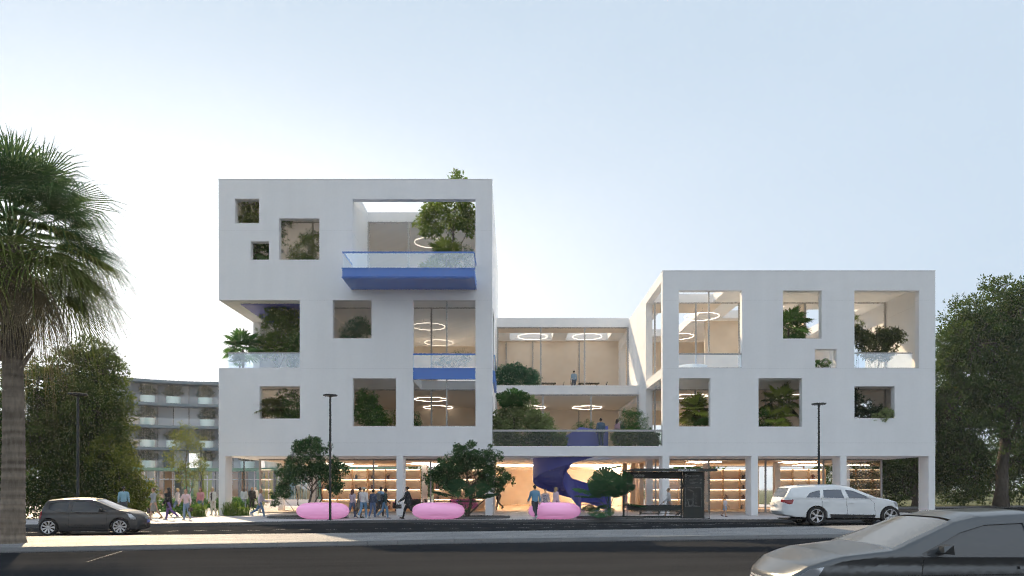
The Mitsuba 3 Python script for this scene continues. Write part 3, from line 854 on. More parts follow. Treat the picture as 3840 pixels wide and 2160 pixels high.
def make_rosette(seed, n, L, Wd, pal, stems=0.35, up=(30, 80), mat='waxy_leaf'):
    """Broad leaves on short stalks; each leaf is a part."""
    rng = np.random.default_rng(seed)
    p = Proto()
    for k in range(n):
        az = k * 2.4 + rng.uniform(-.3, .3); e = math.radians(rng.uniform(*up))
        h = np.array([math.cos(az), math.sin(az), 0]); l = L * rng.uniform(.7, 1.15); w = Wd * rng.uniform(.8, 1.15)
        st = stems * rng.uniform(.5, 1.2)
        d0 = h * math.cos(e) + np.array([0, 0, math.sin(e)])
        b = d0 * st
        side = np.cross(h, [0, 0, 1.0])
        V, F = [], []
        for i, t in enumerate(np.linspace(0, 1, 6)):
            ee = e - 1.25 * t
            c = b + (h * math.cos((e + ee) / 2) + np.array([0, 0, math.sin((e + ee) / 2)])) * l * t
            ww = w * (math.sin(PI * min(1, (t * .92 + .05)) ** .8) ** .8) * .5
            V += [c - side * ww + np.array([0, 0, ww * .3]), c, c + side * ww + np.array([0, 0, ww * .3])]
        for i in range(5):
            a = 3 * i
            F += [(a, a + 3, a + 4), (a, a + 4, a + 1), (a + 1, a + 4, a + 5), (a + 1, a + 5, a + 2)]
        t = rng.uniform(); col = np.asarray(pal[0]) * (1 - t) + np.asarray(pal[1]) * t
        m, c = merge([petiole((0, 0, 0), b, (0, 0, 0), .012, pal), (np.array(V), np.array(F), np.tile(col, (len(V), 1)))])
        p.add('leaf', m, mat, color=c)
    return p


def make_grassy(seed, n, H, spreadr, pal, bw=0.02, mat='leaf'):
    """Tuft of narrow arching blades, one mesh."""
    rng = np.random.default_rng(seed)
    V, F, C = [], [], []
    for k in range(n):
        az = rng.uniform(0, 2 * PI); b = rng.normal(size=2) * spreadr * .4
        h = np.array([math.cos(az), math.sin(az), 0]); out = rng.uniform(.15, 1) * spreadr; z = H * rng.uniform(.5, 1.1)
        side = np.cross(h, [0, 0, 1.0]) * bw * .5
        i = len(V)
        p0 = np.array([b[0], b[1], 0]); p1 = p0 + h * out * .35 + np.array([0, 0, z * .75]); p2 = p0 + h * out + np.array([0, 0, z * rng.uniform(.6, 1)])
        V += [p0 - side, p0 + side, p1 - side, p1 + side, p2]
        F += [(i, i + 1, i + 3), (i, i + 3, i + 2), (i + 2, i + 3, i + 4)]
        t = rng.uniform(); C += [np.asarray(pal[0]) * (1 - t) + np.asarray(pal[1]) * t] * 5
    p = Proto()
    p.add('foliage', trimesh.Trimesh(np.array(V), np.array(F), process=False), mat, color=np.array(C))
    return p


# ---------------------------------------------------------------- trees left and right of the building
def tree(name, label, cat, **kw):
    tw = kw.pop('tw', None); group = kw.pop('group', None)
    return place(make_tree(**kw), name, label, cat, tw, group)


G = 'dark broadleaf trees left of the plaza'
tree('broadleaf_tree', 'tall dense dark tree behind the left street lamp, the highest beside the palm', 'tree', seed=11, trunk=[(-25.6, 43, 0), (-25.4, 43, 3.0), (-25.3, 43, 6.5)], r_trunk=.22,
     blobs=[(-25.4, 43, 7.4, 2.6, 2.6, 2.6), (-24.4, 43, 8.9, 1.2, 1.4, 1.5), (-25.6, 42.5, 4.6, 2.9, 2.4, 2.4), (-23.9, 42, 5.6, 1.8, 2.0, 2.2), (-24.2, 42, 3.0, 2.2, 2.0, 1.9)], clumps=1500, per=28, crad=.42, size=.19, width=.085, pal=((0.040, 0.080, 0.018), (0.150, 0.180, 0.045)), gaps=.28, freq=.5)
tree('broadleaf_tree', 'dark broad tree right behind the palm trunk at the left edge', 'tree', seed=12, trunk=[(-29.5, 42, 0), (-29.4, 42, 3.0), (-29.3, 42, 5.5)], r_trunk=.22,
     blobs=[(-29.3, 42, 5.6, 3.0, 2.6, 3.2), (-28.0, 41.5, 3.0, 2.8, 2.2, 2.4), (-31.5, 42, 4.0, 2.4, 2.4, 3.2)], clumps=1250, per=26, crad=.42, size=.19, width=.085, pal=DARKGREEN, gaps=.30, freq=.5)
tree('broadleaf_tree', 'dark leaning crown reaching towards the curved apartment block', 'tree', seed=13, trunk=[(-25.2, 44, 0), (-24.9, 44, 2.4), (-24.5, 44, 4.6)], r_trunk=.17,
     blobs=[(-24.7, 44, 4.6, 1.8, 2.0, 2.0), (-24.2, 44, 2.6, 1.7, 1.8, 1.6), (-25.0, 44, 6.3, 1.4, 1.6, 1.3)], clumps=760, per=26, crad=.40, size=.18, width=.08, pal=OLIVE, gaps=.36, freq=.6)
tree('small_tree', 'low sunlit olive tree beside the parked dark car', 'tree', seed=14, trunk=[(-22.0, 41.5, 0), (-22.0, 41.5, .8), (-21.9, 41.5, 1.8)], r_trunk=.09,
     blobs=[(-22.0, 41.5, 1.9, 1.2, 1.3, 1.6), (-21.2, 41.5, 1.2, .9, 1.1, 1.15), (-22.9, 41.5, 3.3, 1.1, 1.2, 1.3)], clumps=380, per=24, crad=.33, size=.16, width=.075, pal=LIME, gaps=.34, freq=.8)
# a sparse hedge of shrubs closes the view under the crowns on the left
for k, (x, y, s) in enumerate(((-33.5, 41, 1.5), (-31, 40, 1.15), (-28.4, 39.8, 1.0), (-25.9, 40, 1.1), (-23.6, 40.5, 1.05))):
    place(make_shrub(40 + k, [(0, 0, 1.0, 1.5, 1.0, 1.1), (.6, 0, 1.7, 1.0, .9, .8)], 190, 22, .32, .16, .07, DARKGREEN), 'shrub',
          ['dark shrub at the left edge behind the palm', 'dark shrub just right of the palm trunk', 'dark shrub behind the rear of the parked dark car', 'dark shrub behind the roof of the parked dark car', 'dark shrub behind the bonnet of the parked dark car'][k], 'shrub', at(x, y, 0, 0, s))
tree('large_tree', 'huge olive tree with thick trunk at the right edge', 'tree', seed=21, trunk=[(46.0, 69, 0), (46.2, 69, 5), (46.8, 69, 12), (47, 69, 18)], r_trunk=.55,
     blobs=[(47.0, 69, 18.6, 2.9, 3.0, 3.6), (46.4, 69, 15.6, 4.4, 3.8, 3.4), (42.7, 69, 17.8, 1.8, 2, 2.2), (41.5, 69, 14.6, 1.7, 2, 2.6), (43.4, 68, 13.3, 3.6, 3.2, 4.6), (41.6, 68.5, 12.0, 1.9, 2, 3.2), (41.0, 69, 7.5, 2.2, 2, 4.0), (46.8, 67.6, 9.6, 4.6, 3.4, 4.4), (42.6, 68, 8.0, 3.0, 3.0, 4.2), (50.5, 69, 12.5, 4, 4, 6), (43.5, 69, 16.6, 2.0, 2, 2.4)], clumps=3300, per=24, crad=.62, size=.30, width=.13, pal=((0.036, 0.078, 0.019), (0.125, 0.172, 0.045)), gaps=.30, freq=.32, nlimb=16, fork=.4, twigs=.25)
tree('large_tree', 'dark tree seen between the last column and the huge tree on the right', 'tree', seed=22, trunk=[(38.6, 70, 0), (38.5, 70, 3), (38.4, 70, 6)], r_trunk=.35,
     blobs=[(39.6, 70, 5.6, 3.0, 2.6, 4.6), (42.4, 69.5, 3.6, 2.9, 2.4, 3.4), (36.8, 70, 3.4, 2.6, 2.4, 3.4), (40.0, 70, 9.6, 2.6, 2.4, 3.0)], clumps=1000, per=22, crad=.6, size=.29, width=.13, pal=DARKGREEN, gaps=.30, freq=.35, twigs=.3)
tree('large_tree', 'dark tree seen under the right block through the open corner', 'tree', seed=23, trunk=[(35.0, 71, 0), (35.0, 71, 3), (35.2, 71, 5)], r_trunk=.3,
     blobs=[(35.0, 71, 3.6, 2.8, 2.2, 3.6), (32.2, 71, 3.0, 2.4, 2.2, 3.2)], clumps=560, per=22, crad=.6, size=.29, width=.13, pal=DARKGREEN, gaps=.28, freq=.35, twigs=.3)
tree('large_tree', 'dark understorey tree behind the thick trunk at the right edge', 'tree', seed=24, trunk=[(49.5, 74, 0), (49.5, 74, 3), (49.6, 74, 5)], r_trunk=.3,
     blobs=[(49.0, 74, 3.4, 3.8, 2.2, 3.6), (44.6, 74, 2.6, 2.8, 2.0, 2.8), (54, 74, 5, 4, 3, 5)], clumps=760, per=22, crad=.6, size=.29, width=.13, pal=DARKGREEN, gaps=.28, freq=.35, twigs=.3)
# two street trees just out of view on the left shade the near road
for k, (x, y) in enumerate(((-23.5, 27.5), (-18.2, 30.0))[:1]):
    tree('street_tree', 'broad street tree standing on the median left of the palm', 'tree', seed=31 + k, trunk=[(-22.5, 23.8, 0), (-22.4, 23.8, 3), (-22.2, 23.8, 6)], r_trunk=.2,
         blobs=[(-22.6, 23.8, 8.0, 3.4, 3.2, 2.9), (-20.0, 24.0, 10.2, 2.6, 2.6, 2.0), (-25.0, 23.8, 9.4, 3.0, 3, 2.4)], clumps=330, per=20, crad=.55, size=.3, width=.16, pal=OLIVE, gaps=.42, freq=.5)
tree('young_tree', 'slender young tree with airy pale crown on the plaza before the curved block', 'tree', seed=15, trunk=[(-27.6, 62, 0), (-27.5, 62, 1.6), (-27.6, 62, 3.6), (-27.5, 62, 5.2)], r_trunk=.06,
     blobs=[(-27.4, 62, 5.5, 1.25, 1.1, 1.5), (-28.3, 62, 4.1, .9, .8, .9), (-26.8, 62, 3.5, 1.0, .8, 1.0), (-27.4, 62, 2.6, .9, .8, .7)], clumps=240, per=14, crad=.36, size=.15, width=.075, pal=LIME, gaps=.42, freq=.9,
     multi=[([(-27.6, 62, 0), (-28.0, 62, 1.6), (-28.3, 62, 4)], .04), ([(-27.6, 62, 0), (-27.1, 62, 1.8), (-26.8, 62, 3.6)], .04)])

# ---------------------------------------------------------------- the big fan palm at the left
rng = np.random.default_rng(5)
p = Proto()
PX, PY = -14.93, 21.9


def palm_col(q, n, uv):
    rings = noise(q.z * 9 + fbm(q.x * 3, q.y * 3, q.z, 2) * .8, 0, 1)
    g = fbm(q.x * 14 + q.y * 14, q.z * 5, 1, 3)
    return mix((0.085, 0.068, 0.052), (0.27, 0.225, 0.18), dr.clip(.6 * rings + .5 * g - .08, 0, 1))


scene['palm_bark'] = two({'type': 'bumpmap', 'arbitrary': proc(lambda q, n, uv: fbm(q.x * 16 + q.y * 16, q.z * 8, 1, 3) * .02, 4e-3), 'scale': 1.0, 'bsdf': {'type': 'principled', 'base_color': proc(palm_col), 'roughness': .9}})
zs = np.linspace(-.02, 5.9, 200)
ring = 0.012 * np.where((zs * 6.2 + .3 * np.sin(zs * 3)) % 1 < .22, 1.0, 0.0)
rad = np.interp(zs, [0, .25, 1.2, 3.5, 5.9], [.385, .335, .315, .285, .265]) + ring + .006 * np.sin(zs * 23)
p.add('trunk', tube(np.stack([.05 * np.sin(zs * .5), 0 * zs, zs], 1), rad, 28), 'palm_bark', 25)
for k in range(64):                                   # old leaf bases
    a = k * 2.399; z = 5.2 + 3.2 * (k / 64); r = .25 + .10 * math.sin(PI * k / 64)
    h = np.array([math.cos(a), math.sin(a), 0]); s = np.cross(h, [0, 0, 1.0])
    b = h * r + np.array([0, 0, z])
    q = [b - s * .12, b + s * .12, b - s * .10 - h * .08, b + s * .10 - h * .08]
    t = b + h * (.26 + rng.uniform(0, .14)) + np.array([0, 0, .55])
    q += [t - s * .03, t + s * .03, t - s * .03 + h * .03, t + s * .03 + h * .03]
    p.add('leaf_base', m3.Manifold.hull_points(np.array(q)), 'palm_bark')
top = np.array([.02, 0, 9.15])
p.add('heart', tube([(.02, 0, 5.8), (.02, 0, 7.4), (.02, 0, 9.1)], [.26, .34, .16], 12), 'palm_bark')
DRY = ((0.14, 0.115, 0.065), (0.32, 0.265, 0.165))
for k in range(70):
    f = k / 70
    az = k * 2.399 + rng.uniform(-.2, .2)
    e = math.radians(88 - 132 * f ** .85 + rng.uniform(-9, 9))
    dry = f > .84
    d = np.array([math.cos(az) * math.cos(e), math.sin(az) * math.cos(e), math.sin(e)])
    L = 1.35 * rng.uniform(.72, 1.3)
    if dry: L *= .8
    base = top + np.array([math.cos(az), math.sin(az), 0]) * .12 + np.array([0, 0, .35 - 1.25 * f])
    hub = base + d * L
    ax = unit(d - np.array([0, 0, .22 + (.9 if dry else 0)]) * max(.1, math.cos(e)))
    up = np.array([0, 0, 1.0]) if abs(ax[2]) < .95 else np.array([math.cos(az), math.sin(az), 0])
    q = DRY if dry else (((0.050, 0.105, 0.042), (0.130, 0.205, 0.075)) if f < .55 else ((0.070, 0.105, 0.028), (0.185, 0.210, 0.052)))
    m, c = merge([petiole(base, hub, (0, 0, 1), .028, q), fan_frond(rng, hub, ax, up, 2.0 * rng.uniform(.85, 1.12) * (.9 if dry else 1), 36, 105 if not dry else 50, .27, (.30 + .40 * f) if not dry else .95, q, False, .5, .36)])
    p.add('frond', m, 'frond', color=c, label='dry straw coloured frond hanging down' if dry else None)
place(p, 'palm_tree', 'large fan palm with ringed trunk and dry skirt at the left edge', 'palm tree', at(PX, PY, 0))
# ---------------------------------------------------------------- plants in the openings and on the terraces
def shrub(label, x, y, z, blobs, clumps, per, crad, size, width, pal, seed, name='shrub', **kw):
    """Blobs relative to (x, y, z), z being the floor it stands on."""
    return place(make_shrub(seed, blobs, clumps, per, crad, size, width, pal, base=0.0, **kw), name, label, 'plant', at(x, y, z))


def fan_palm(label, x, y, z, seed, **kw):
    return place(make_fan_palm(seed, **kw), 'fan_palm', label, 'palm', at(x, y, z))


DARKGREEN, OLIVE, MIDGREEN, BLUEGREEN = ((0.040, 0.110, 0.022), (0.130, 0.240, 0.045)), ((0.080, 0.150, 0.024), (0.230, 0.330, 0.060)), ((0.040, 0.120, 0.030), (0.120, 0.255, 0.062)), ((0.036, 0.110, 0.060), (0.105, 0.240, 0.125))  # leaf colours lifted from here on, standing in for sunlight missing in the openings
LIME = ((0.110, 0.165, 0.018), (0.300, 0.350, 0.050))  # yellow-green puts the sunlit look into the leaf colour
# left block
shrub('olive leafy shrub in the small top left window', -16.5, 46.5, L3, [(0, 0, 4.55, .72, .7, .85), (.2, 0, 3.4, .5, .5, .7)], 110, 22, .22, .17, .09, LIME, 201)
fan_palm('dark fan palm filling the smallest window of the left block', -15.7, 46.6, L3, 202, crown_z=2.0, n=12, plen=.55, R=0.81, pal=DARKGREEN, el=(-30, 80), nseg=17, split=.58, droop=.12)
shrub('bushy dark shrub in the third window of the top storey', -13.0, 46.4, L3, [(0, 0, 2.4, .95, .8, .9), (.3, 0, 3.0, .7, .7, .6), (-.3, 0, 1.5, .9, .7, .8)], 190, 20, .22, .13, .06, OLIVE, 203)
shrub('thin spray of leaves hanging in the upper left corner of the third top window', -14.15, 46.2, L3, [(-.1, 0, 4.0, .42, .4, .3), (-.4, 0, 3.2, .3, .3, .9)], 30, 14, .2, .16, .08, DARKGREEN, 204, nst=4)
tree('terrace_tree', 'leafy tree growing through the open roof behind the blue balcony', 'tree', seed=205, tw=at(-3.7, 47.2, L3), trunk=[(0, 0, 0), (.05, 0, 1.6), (-.1, 0, 3.4), (.0, 0, 5.6)], r_trunk=.075,
     blobs=[(-.3, 0, 5.0, 1.5, 1.1, .95), (-1.5, 0, 4.3, .85, .9, .9), (.9, 0, 4.5, .85, .9, 1.0), (.1, 0, 6.45, .95, .9, .95), (-.9, 0, 3.5, .6, .7, .5)], clumps=210, per=16, crad=.36, size=.27, width=.13, pal=((.08, .145, .02), (.22, .30, .05)), gaps=.34, freq=.9,
     multi=[([(0, 0, .9), (-.5, 0, 2.4), (-1.3, 0, 4.2)], .045), ([(0, 0, 1.1), (.4, 0, 2.6), (.9, 0, 4.4)], .045)])
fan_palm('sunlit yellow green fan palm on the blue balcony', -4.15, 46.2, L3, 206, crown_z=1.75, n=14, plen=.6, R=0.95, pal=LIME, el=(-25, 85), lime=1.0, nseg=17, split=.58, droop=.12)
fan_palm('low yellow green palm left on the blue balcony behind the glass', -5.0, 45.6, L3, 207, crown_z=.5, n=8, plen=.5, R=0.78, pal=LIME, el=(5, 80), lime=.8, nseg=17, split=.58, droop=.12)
shrub('blue green shrub right of the balcony palm', -2.9, 46.6, L3, [(0, 0, 1.6, .55, .5, 1.2)], 60, 20, .22, .11, .035, BLUEGREEN, 208)
tree('terrace_tree', 'dense olive tree filling the corner loggia', 'tree', seed=209, tw=at(-15.0, 47.0, L2), trunk=[(0, 0, 0), (-.1, 0, 1.0), (.1, 0, 2.2)], r_trunk=.07,
     blobs=[(.1, 0, 2.5, 1.5, 1.0, 1.3), (.7, 0, 3.4, .95, .9, .75), (-.7, 0, 1.7, 1.1, .9, .8), (-.1, 0, 3.7, .9, .8, .5), (1.0, 0, 1.8, .9, .8, .9)], clumps=520, per=22, crad=.24, size=.14, width=.07, pal=((.065, .130, .02), (.22, .31, .05)), gaps=.30, freq=1.1,
     multi=[([(0, 0, .2), (.4, 0, 1.0), (.9, 0, 1.9)], .035), ([(0, 0, .2), (-.4, 0, .9), (-.8, 0, 1.7)], .035)])
fan_palm('green fan palm at the open corner of the loggia', -16.95, 46.2, L2, 210, crown_z=1.35, n=14, plen=.6, R=0.95, pal=MIDGREEN, el=(-30, 85), nseg=17, split=.58, droop=.12)
fan_palm('small fan palm behind the loggia glass at its left end', -17.0, 45.7, L2, 211, crown_z=.3, n=7, plen=.4, R=0.56, pal=MIDGREEN, el=(5, 80), nseg=17, split=.58, droop=.12)
shrub('thin dark shrub behind the loggia glass at its right end', -13.7, 46.0, L2, [(0, 0, .8, .5, .4, .8), (.1, 0, 1.9, .35, .4, .5)], 70, 14, .2, .12, .06, DARKGREEN, 212)
shrub('feathery blue green bush in the square window of the second floor', -9.8, 46.2, L2, [(0, 0, 2.2, 1.25, .8, .85), (.2, 0, 2.8, .8, .7, .5), (-.5, 0, 1.2, 1, .8, .9)], 330, 20, .22, .15, .036, BLUEGREEN, 213, gaps=.2)
shrub('dark shrub in the first floor window near the corner', -14.0, 46.3, L1, [(0, 0, 2.7, 1.0, .7, .95), (.3, 0, 2.0, .9, .7, .6)], 230, 20, .22, .13, .06, DARKGREEN, 214, gaps=.3)
fan_palm('fan palm leaning out of the first floor window near the corner', -15.0, 45.75, L1, 215, crown_z=2.35, n=11, plen=.45, R=0.84, pal=((.03, .05, .012), (.12, .13, .03)), el=(-35, 70), nseg=17, split=.58, droop=.12)
shrub('drooping big leaved shrub in the first floor window left of the tall opening', -8.9, 45.9, L1, [(0, 0, 2.3, .95, .7, .9), (-.2, 0, 3.0, .6, .6, .6), (.4, 0, 1.8, .8, .6, .7)], 210, 16, .22, .24, .075, DARKGREEN, 216, droop=.7)
shrub('small airy shrub at the right side of the same first floor window', -7.6, 45.9, L1, [(0, 0, 1.7, .4, .4, .6)], 40, 12, .2, .11, .05, OLIVE, 217)
shrub('green plant behind the glass at the foot of the tall opening', -6.1, 45.8, L1, [(0, 0, 1.6, .4, .3, .9)], 50, 18, .18, .12, .04, MIDGREEN, 218)
shrub('wispy grey plant behind the glass of the blue band', -4.0, 45.7, L2, [(0, 0, .5, 1.2, .3, .4), (.8, 0, .8, .6, .3, .4)], 90, 12, .2, .10, .03, BLUEGREEN, 219)
# right block
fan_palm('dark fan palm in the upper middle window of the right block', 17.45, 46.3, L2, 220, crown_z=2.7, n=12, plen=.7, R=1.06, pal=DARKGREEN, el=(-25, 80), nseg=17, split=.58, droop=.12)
fan_palm('broad dark palm leaves low in the upper middle window of the right block', 17.9, 46.5, L2, 221, crown_z=1.6, n=9, plen=.4, R=.65, pal=MIDGREEN, el=(0, 70), blunt=True, nseg=16)
place(make_rosette(222, 8, .55, .3, MIDGREEN, stems=.35), 'leafy_plant', 'broad leaved plant in the small square window of the right block', 'plant', at(19.05, 45.8, L2 + .05))
shrub('tiny shrub beside the broad leaved plant in the small square window', 19.6, 45.8, L2, [(0, 0, .4, .3, .25, .35)], 30, 14, .12, .09, .045, DARKGREEN, 223)
shrub('spreading green shrub in the top right opening', 22.9, 46.0, L2, [(0, 0, 1.9, 1.5, .8, .7), (-1.1, 0, 2.2, .6, .6, .6), (.8, 0, 2.2, .7, .6, .45), (0, 0, 1.2, 1.2, .6, .5)], 300, 16, .24, .17, .10, ((.045, .065, .02), (.15, .17, .06)), 224, gaps=.32)
shrub('thin upright twig of leaves at the left of the top right opening', 21.55, 46.0, L2, [(0, 0, 2.9, .3, .3, .75)], 22, 12, .2, .15, .09, LIME, 225, nst=5)
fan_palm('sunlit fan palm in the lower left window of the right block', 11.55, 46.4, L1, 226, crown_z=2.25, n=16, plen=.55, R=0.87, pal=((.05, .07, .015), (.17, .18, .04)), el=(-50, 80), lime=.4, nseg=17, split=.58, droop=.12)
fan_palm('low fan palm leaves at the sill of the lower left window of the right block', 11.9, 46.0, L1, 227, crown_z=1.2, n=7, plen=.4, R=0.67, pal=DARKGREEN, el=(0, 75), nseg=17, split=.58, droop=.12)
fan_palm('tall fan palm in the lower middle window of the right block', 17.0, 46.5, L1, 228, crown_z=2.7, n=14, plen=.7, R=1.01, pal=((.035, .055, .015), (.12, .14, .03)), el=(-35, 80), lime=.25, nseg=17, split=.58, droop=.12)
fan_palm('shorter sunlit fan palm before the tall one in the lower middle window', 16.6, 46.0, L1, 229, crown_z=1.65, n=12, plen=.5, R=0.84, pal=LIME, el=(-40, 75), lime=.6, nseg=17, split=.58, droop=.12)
shrub('dark shrub at the left foot of the palms in the lower middle window', 15.8, 46.0, L1, [(0, 0, 1.5, .5, .4, .8)], 60, 18, .2, .12, .05, DARKGREEN, 230)
shrub('ivy like shrub in the lower right window of the right block', 22.2, 46.0, L1, [(0, 0, 2.2, 1.0, .6, .6), (-.7, 0, 3.0, .5, .5, .7), (.6, 0, 2.0, .8, .6, .5), (0, 0, 1.2, 1, .5, .6)], 230, 15, .22, .15, .11, ((.02, .045, .02), (.075, .11, .05)), 231, gaps=.36)
shrub('pale leafy sprig hanging over the sill of the lower right window', 22.8, 45.2, L1, [(0, 0, 1.75, .5, .25, .35), (.3, 0, 2.0, .35, .25, .3)], 45, 12, .16, .15, .10, PALE, 232, nst=6)
# middle terraces
shrub('big pale leaved shrub at the left of the middle terrace', .35, 46.3, L1, [(0, 0, 1.8, 1.5, .8, .9), (-1.0, 0, 1.3, .9, .7, .7), (1.2, 0, 1.7, .9, .7, .7), (.3, 0, 2.6, .9, .7, .6), (1.7, 0, 1.0, .8, .6, .8)], 470, 16, .24, .17, .12, PALE, 241, gaps=.30)
fan_palm('large dark fan leaves rising above the pale shrub of the middle terrace', .1, 46.0, L1, 242, crown_z=2.2, n=6, plen=.75, R=.9, pal=((.03, .085, .02), (.08, .17, .04)), el=(30, 78), blunt=True, nseg=20, azs=[118, 60, 240, 300, 90, 265])
for k, (x0, w, pal) in enumerate(((-.2, 1.0, OLIVE), (1.6, 1.0, DARKGREEN), (2.9, .45, OLIVE), (7.1, .9, OLIVE), (8.5, .75, DARKGREEN))):
    shrub(['olive undergrowth behind the terrace glass at its left end', 'dark undergrowth behind the terrace glass under the pale shrub', 'thin olive undergrowth behind the terrace glass left of the stair wall', 'olive undergrowth behind the terrace glass right of the people', 'dark undergrowth behind the terrace glass at its right end'][k], x0, 45.7, L1,
          [(0, 0, .5, w, .4, .55)], 150, 18, .2, .14, .07, pal, 243 + k)
shrub('fine leaved rounded bush at the right of the middle terrace', 7.75, 46.6, L1, [(0, 0, 1.4, 1.0, .7, .95), (-.2, 0, 2.0, .6, .5, .5)], 300, 20, .22, .09, .03, MIDGREEN, 251, gaps=.22)
shrub('small fine leaved bush left of the people on the middle terrace', 4.8, 48.0, L1, [(0, 0, 1.2, .8, .5, .7)], 130, 18, .2, .09, .03, MIDGREEN, 252, gaps=.2)
shrub('round dark blue green shrub on the top terrace of the recessed part', .45, 56.3, 9.15, [(0, 0, 1.2, 1.2, .8, .9), (-.9, 0, 1.1, .8, .7, 1.0), (1.0, 0, .9, .7, .7, .7)], 420, 20, .24, .13, .085, BLUEGREEN, 253, gaps=.24)

# ---------------------------------------------------------------- street level planting
def bed(x, y, rx, ry, label):
    p = Proto()
    a = np.linspace(0, 2 * PI, 57)[:-1]
    o = Polygon([(rx * math.cos(t), ry * math.sin(t)) for t in a]); i = Polygon([((rx - .09) * math.cos(t), (ry - .09) * math.sin(t)) for t in a])
    p.add('rim', prism(o.difference(i), 0.0, .11), 'granite_dark')
    p.add('soil', prism(i.buffer(-.002), 0.0, .085), 'soil')
    return place(p, 'planting_bed', label, 'planting bed', at(x, y, .004))


bed(-11.4, 41.0, 2.25, 1.35, 'dark oval planting bed behind the leftmost pink seat')
bed(-2.45, 40.9, 2.35, 1.3, 'dark oval planting bed right of the middle pink seat')
bed(5.4, 40.4, 1.85, 1.1, 'dark oval planting bed left of the bus shelter')
tree('small_tree', 'small crooked tree behind the leftmost pink seat', 'tree', seed=261, tw=at(-11.2, 41.0, .08), trunk=[(0, 0, 0), (-.15, 0, .7), (.05, 0, 1.5), (-.1, 0, 2.4)], r_trunk=.075,
     blobs=[(.0, 0, 3.2, 1.25, 1.1, 1.05), (-.9, 0, 2.5, 1.0, .9, .7), (1.0, 0, 2.6, .85, .9, .7), (1.3, 0, 1.7, .5, .6, .5), (-1.6, 0, 1.6, .45, .5, .5), (-.2, 0, 3.9, .7, .7, .45), (1.0, 0, 3.8, .35, .4, .4), (-1.95, 0, 1.0, .25, .3, .35)], clumps=400, per=24, crad=.21, size=.125, width=.09, pal=((.028, .075, .024), (.095, .175, .062)), gaps=.40, freq=1.3, mat='waxy_leaf',
     multi=[([(0, 0, .1), (-.7, 0, .6), (-.8, 0, 1.5), (-1.2, 0, 2.3)], .045), ([(.05, 0, .1), (.6, 0, .9), (.55, 0, 1.6), (1.1, 0, 2.4)], .045), ([(0, 0, .2), (-1.0, 0, .35), (-1.7, 0, 1.2)], .025), ([(0, 0, .3), (.3, .2, 1.2), (.2, 0, 2.6)], .04)])
tree('small_tree', 'small crooked tree right of the middle pink seat', 'tree', seed=262, tw=at(-2.5, 40.9, .08), trunk=[(0, 0, 0), (.2, 0, .6), (.15, 0, 1.4), (.0, 0, 2.4)], r_trunk=.085,
     blobs=[(.5, 0, 3.1, 1.3, 1.1, 1.0), (-.8, 0, 2.7, 1.1, 1.0, .75), (1.3, 0, 2.1, .9, .8, .75), (-1.8, 0, 2.2, .55, .6, .45), (2.1, 0, 1.9, .4, .5, .5), (.0, 0, 3.7, .8, .8, .45), (-.9, 0, 1.9, .6, .6, .5)], clumps=460, per=24, crad=.21, size=.125, width=.09, pal=((.028, .075, .024), (.095, .175, .062)), gaps=.40, freq=1.3, mat='waxy_leaf',
     multi=[([(.05, 0, .1), (.9, 0, .9), (1.0, 0, 1.5), (1.5, 0, 2.2)], .05), ([(-.05, 0, .1), (-.5, 0, .7), (-.5, 0, 1.5), (-1.4, 0, 2.2)], .045), ([(0, 0, .2), (.4, .2, 1.2), (.5, 0, 2.6)], .04)])
fan_palm('cluster of big dark fan leaves around the small tree by the middle pink seat', -2.5, 40.4, .06, 263, crown_z=.25, n=10, plen=1.5, R=.8, pal=((.022, .080, .036), (.068, .16, .068)), el=(8, 80), blunt=True, nseg=18, azs=[128, 52, 248, 300, 150, 30, 222, 318, 95], trunk_r=.05)
fan_palm('large dark fan leaved palm beside the bus shelter', 5.35, 40.4, .06, 264, crown_z=.35, n=15, plen=1.55, R=.86, pal=((.024, .085, .038), (.075, .18, .075)), el=(5, 82), blunt=True, nseg=20, azs=[95, 245, 62, 298, 125, 228, 48, 312, 268, 140, 80, 215, 325, 110, 255], trunk_r=.06)
# beds either side of the corner column
for k, (x, y) in enumerate(((-19.0, 42.3), (-19.8, 42.6), (-18.5, 42.0))):
    place(make_rosette(270 + k, 11, .75, .36, MIDGREEN if k != 2 else DARKGREEN, stems=.35, up=(35, 80)), 'leafy_plant', ['broad leaved plant nearest the left of the corner column', 'broad leaved plant at the left end of the corner bed', 'dark broad leaved plant touching the corner column'][k], 'plant', at(x, y, 0))
for k, (x, y, h) in enumerate(((-18.9, 43.4, 1.0), (-18.35, 43.1, 1.1), (-16.9, 44.4, .9), (-16.4, 44.8, .75), (-17.3, 45.0, 1.2))):
    place(make_grassy(280 + k, 110, h * .85, .6, OLIVE, .04), 'grass_tuft', ['grassy tuft behind the broad leaved plants left of the corner column', 'grassy tuft touching the left of the corner column', 'grassy tuft right of the corner column', 'low grassy tuft farthest right of the corner column', 'tall grassy tuft just behind the corner column'][k], 'plant', at(x, y, 0))
for k, (x, y, r) in enumerate(((-27.2, 53.5, 1.5), (-24.4, 52.5, 1.2), (-21.2, 54.5, 1.1), (-26.0, 60, 1.4), (-22.6, 62.5, 1.4), (-30.5, 52, 1.5))):
    place(make_shrub(290 + k, [(0, 0, .42, r, .8, .45)], 130, 16, .26, .20, .07, MIDGREEN, base=0), 'shrub', ['low shrub on the plaza behind the woman with the dark bag', 'low shrub behind the woman in white and jeans', 'low shrub between the walkers left of the column', 'low shrub at the foot of the young tree', 'low shrub far behind the corner column', 'low shrub beside the parked dark car on the plaza'][k], 'plant', at(x, y, 0))
# ---------------------------------------------------------------- curved apartment block behind the plaza
A = Proto()
CX, CY, CR = -42.0, 88.0, 20.6                        # the concave front follows a circle round this point


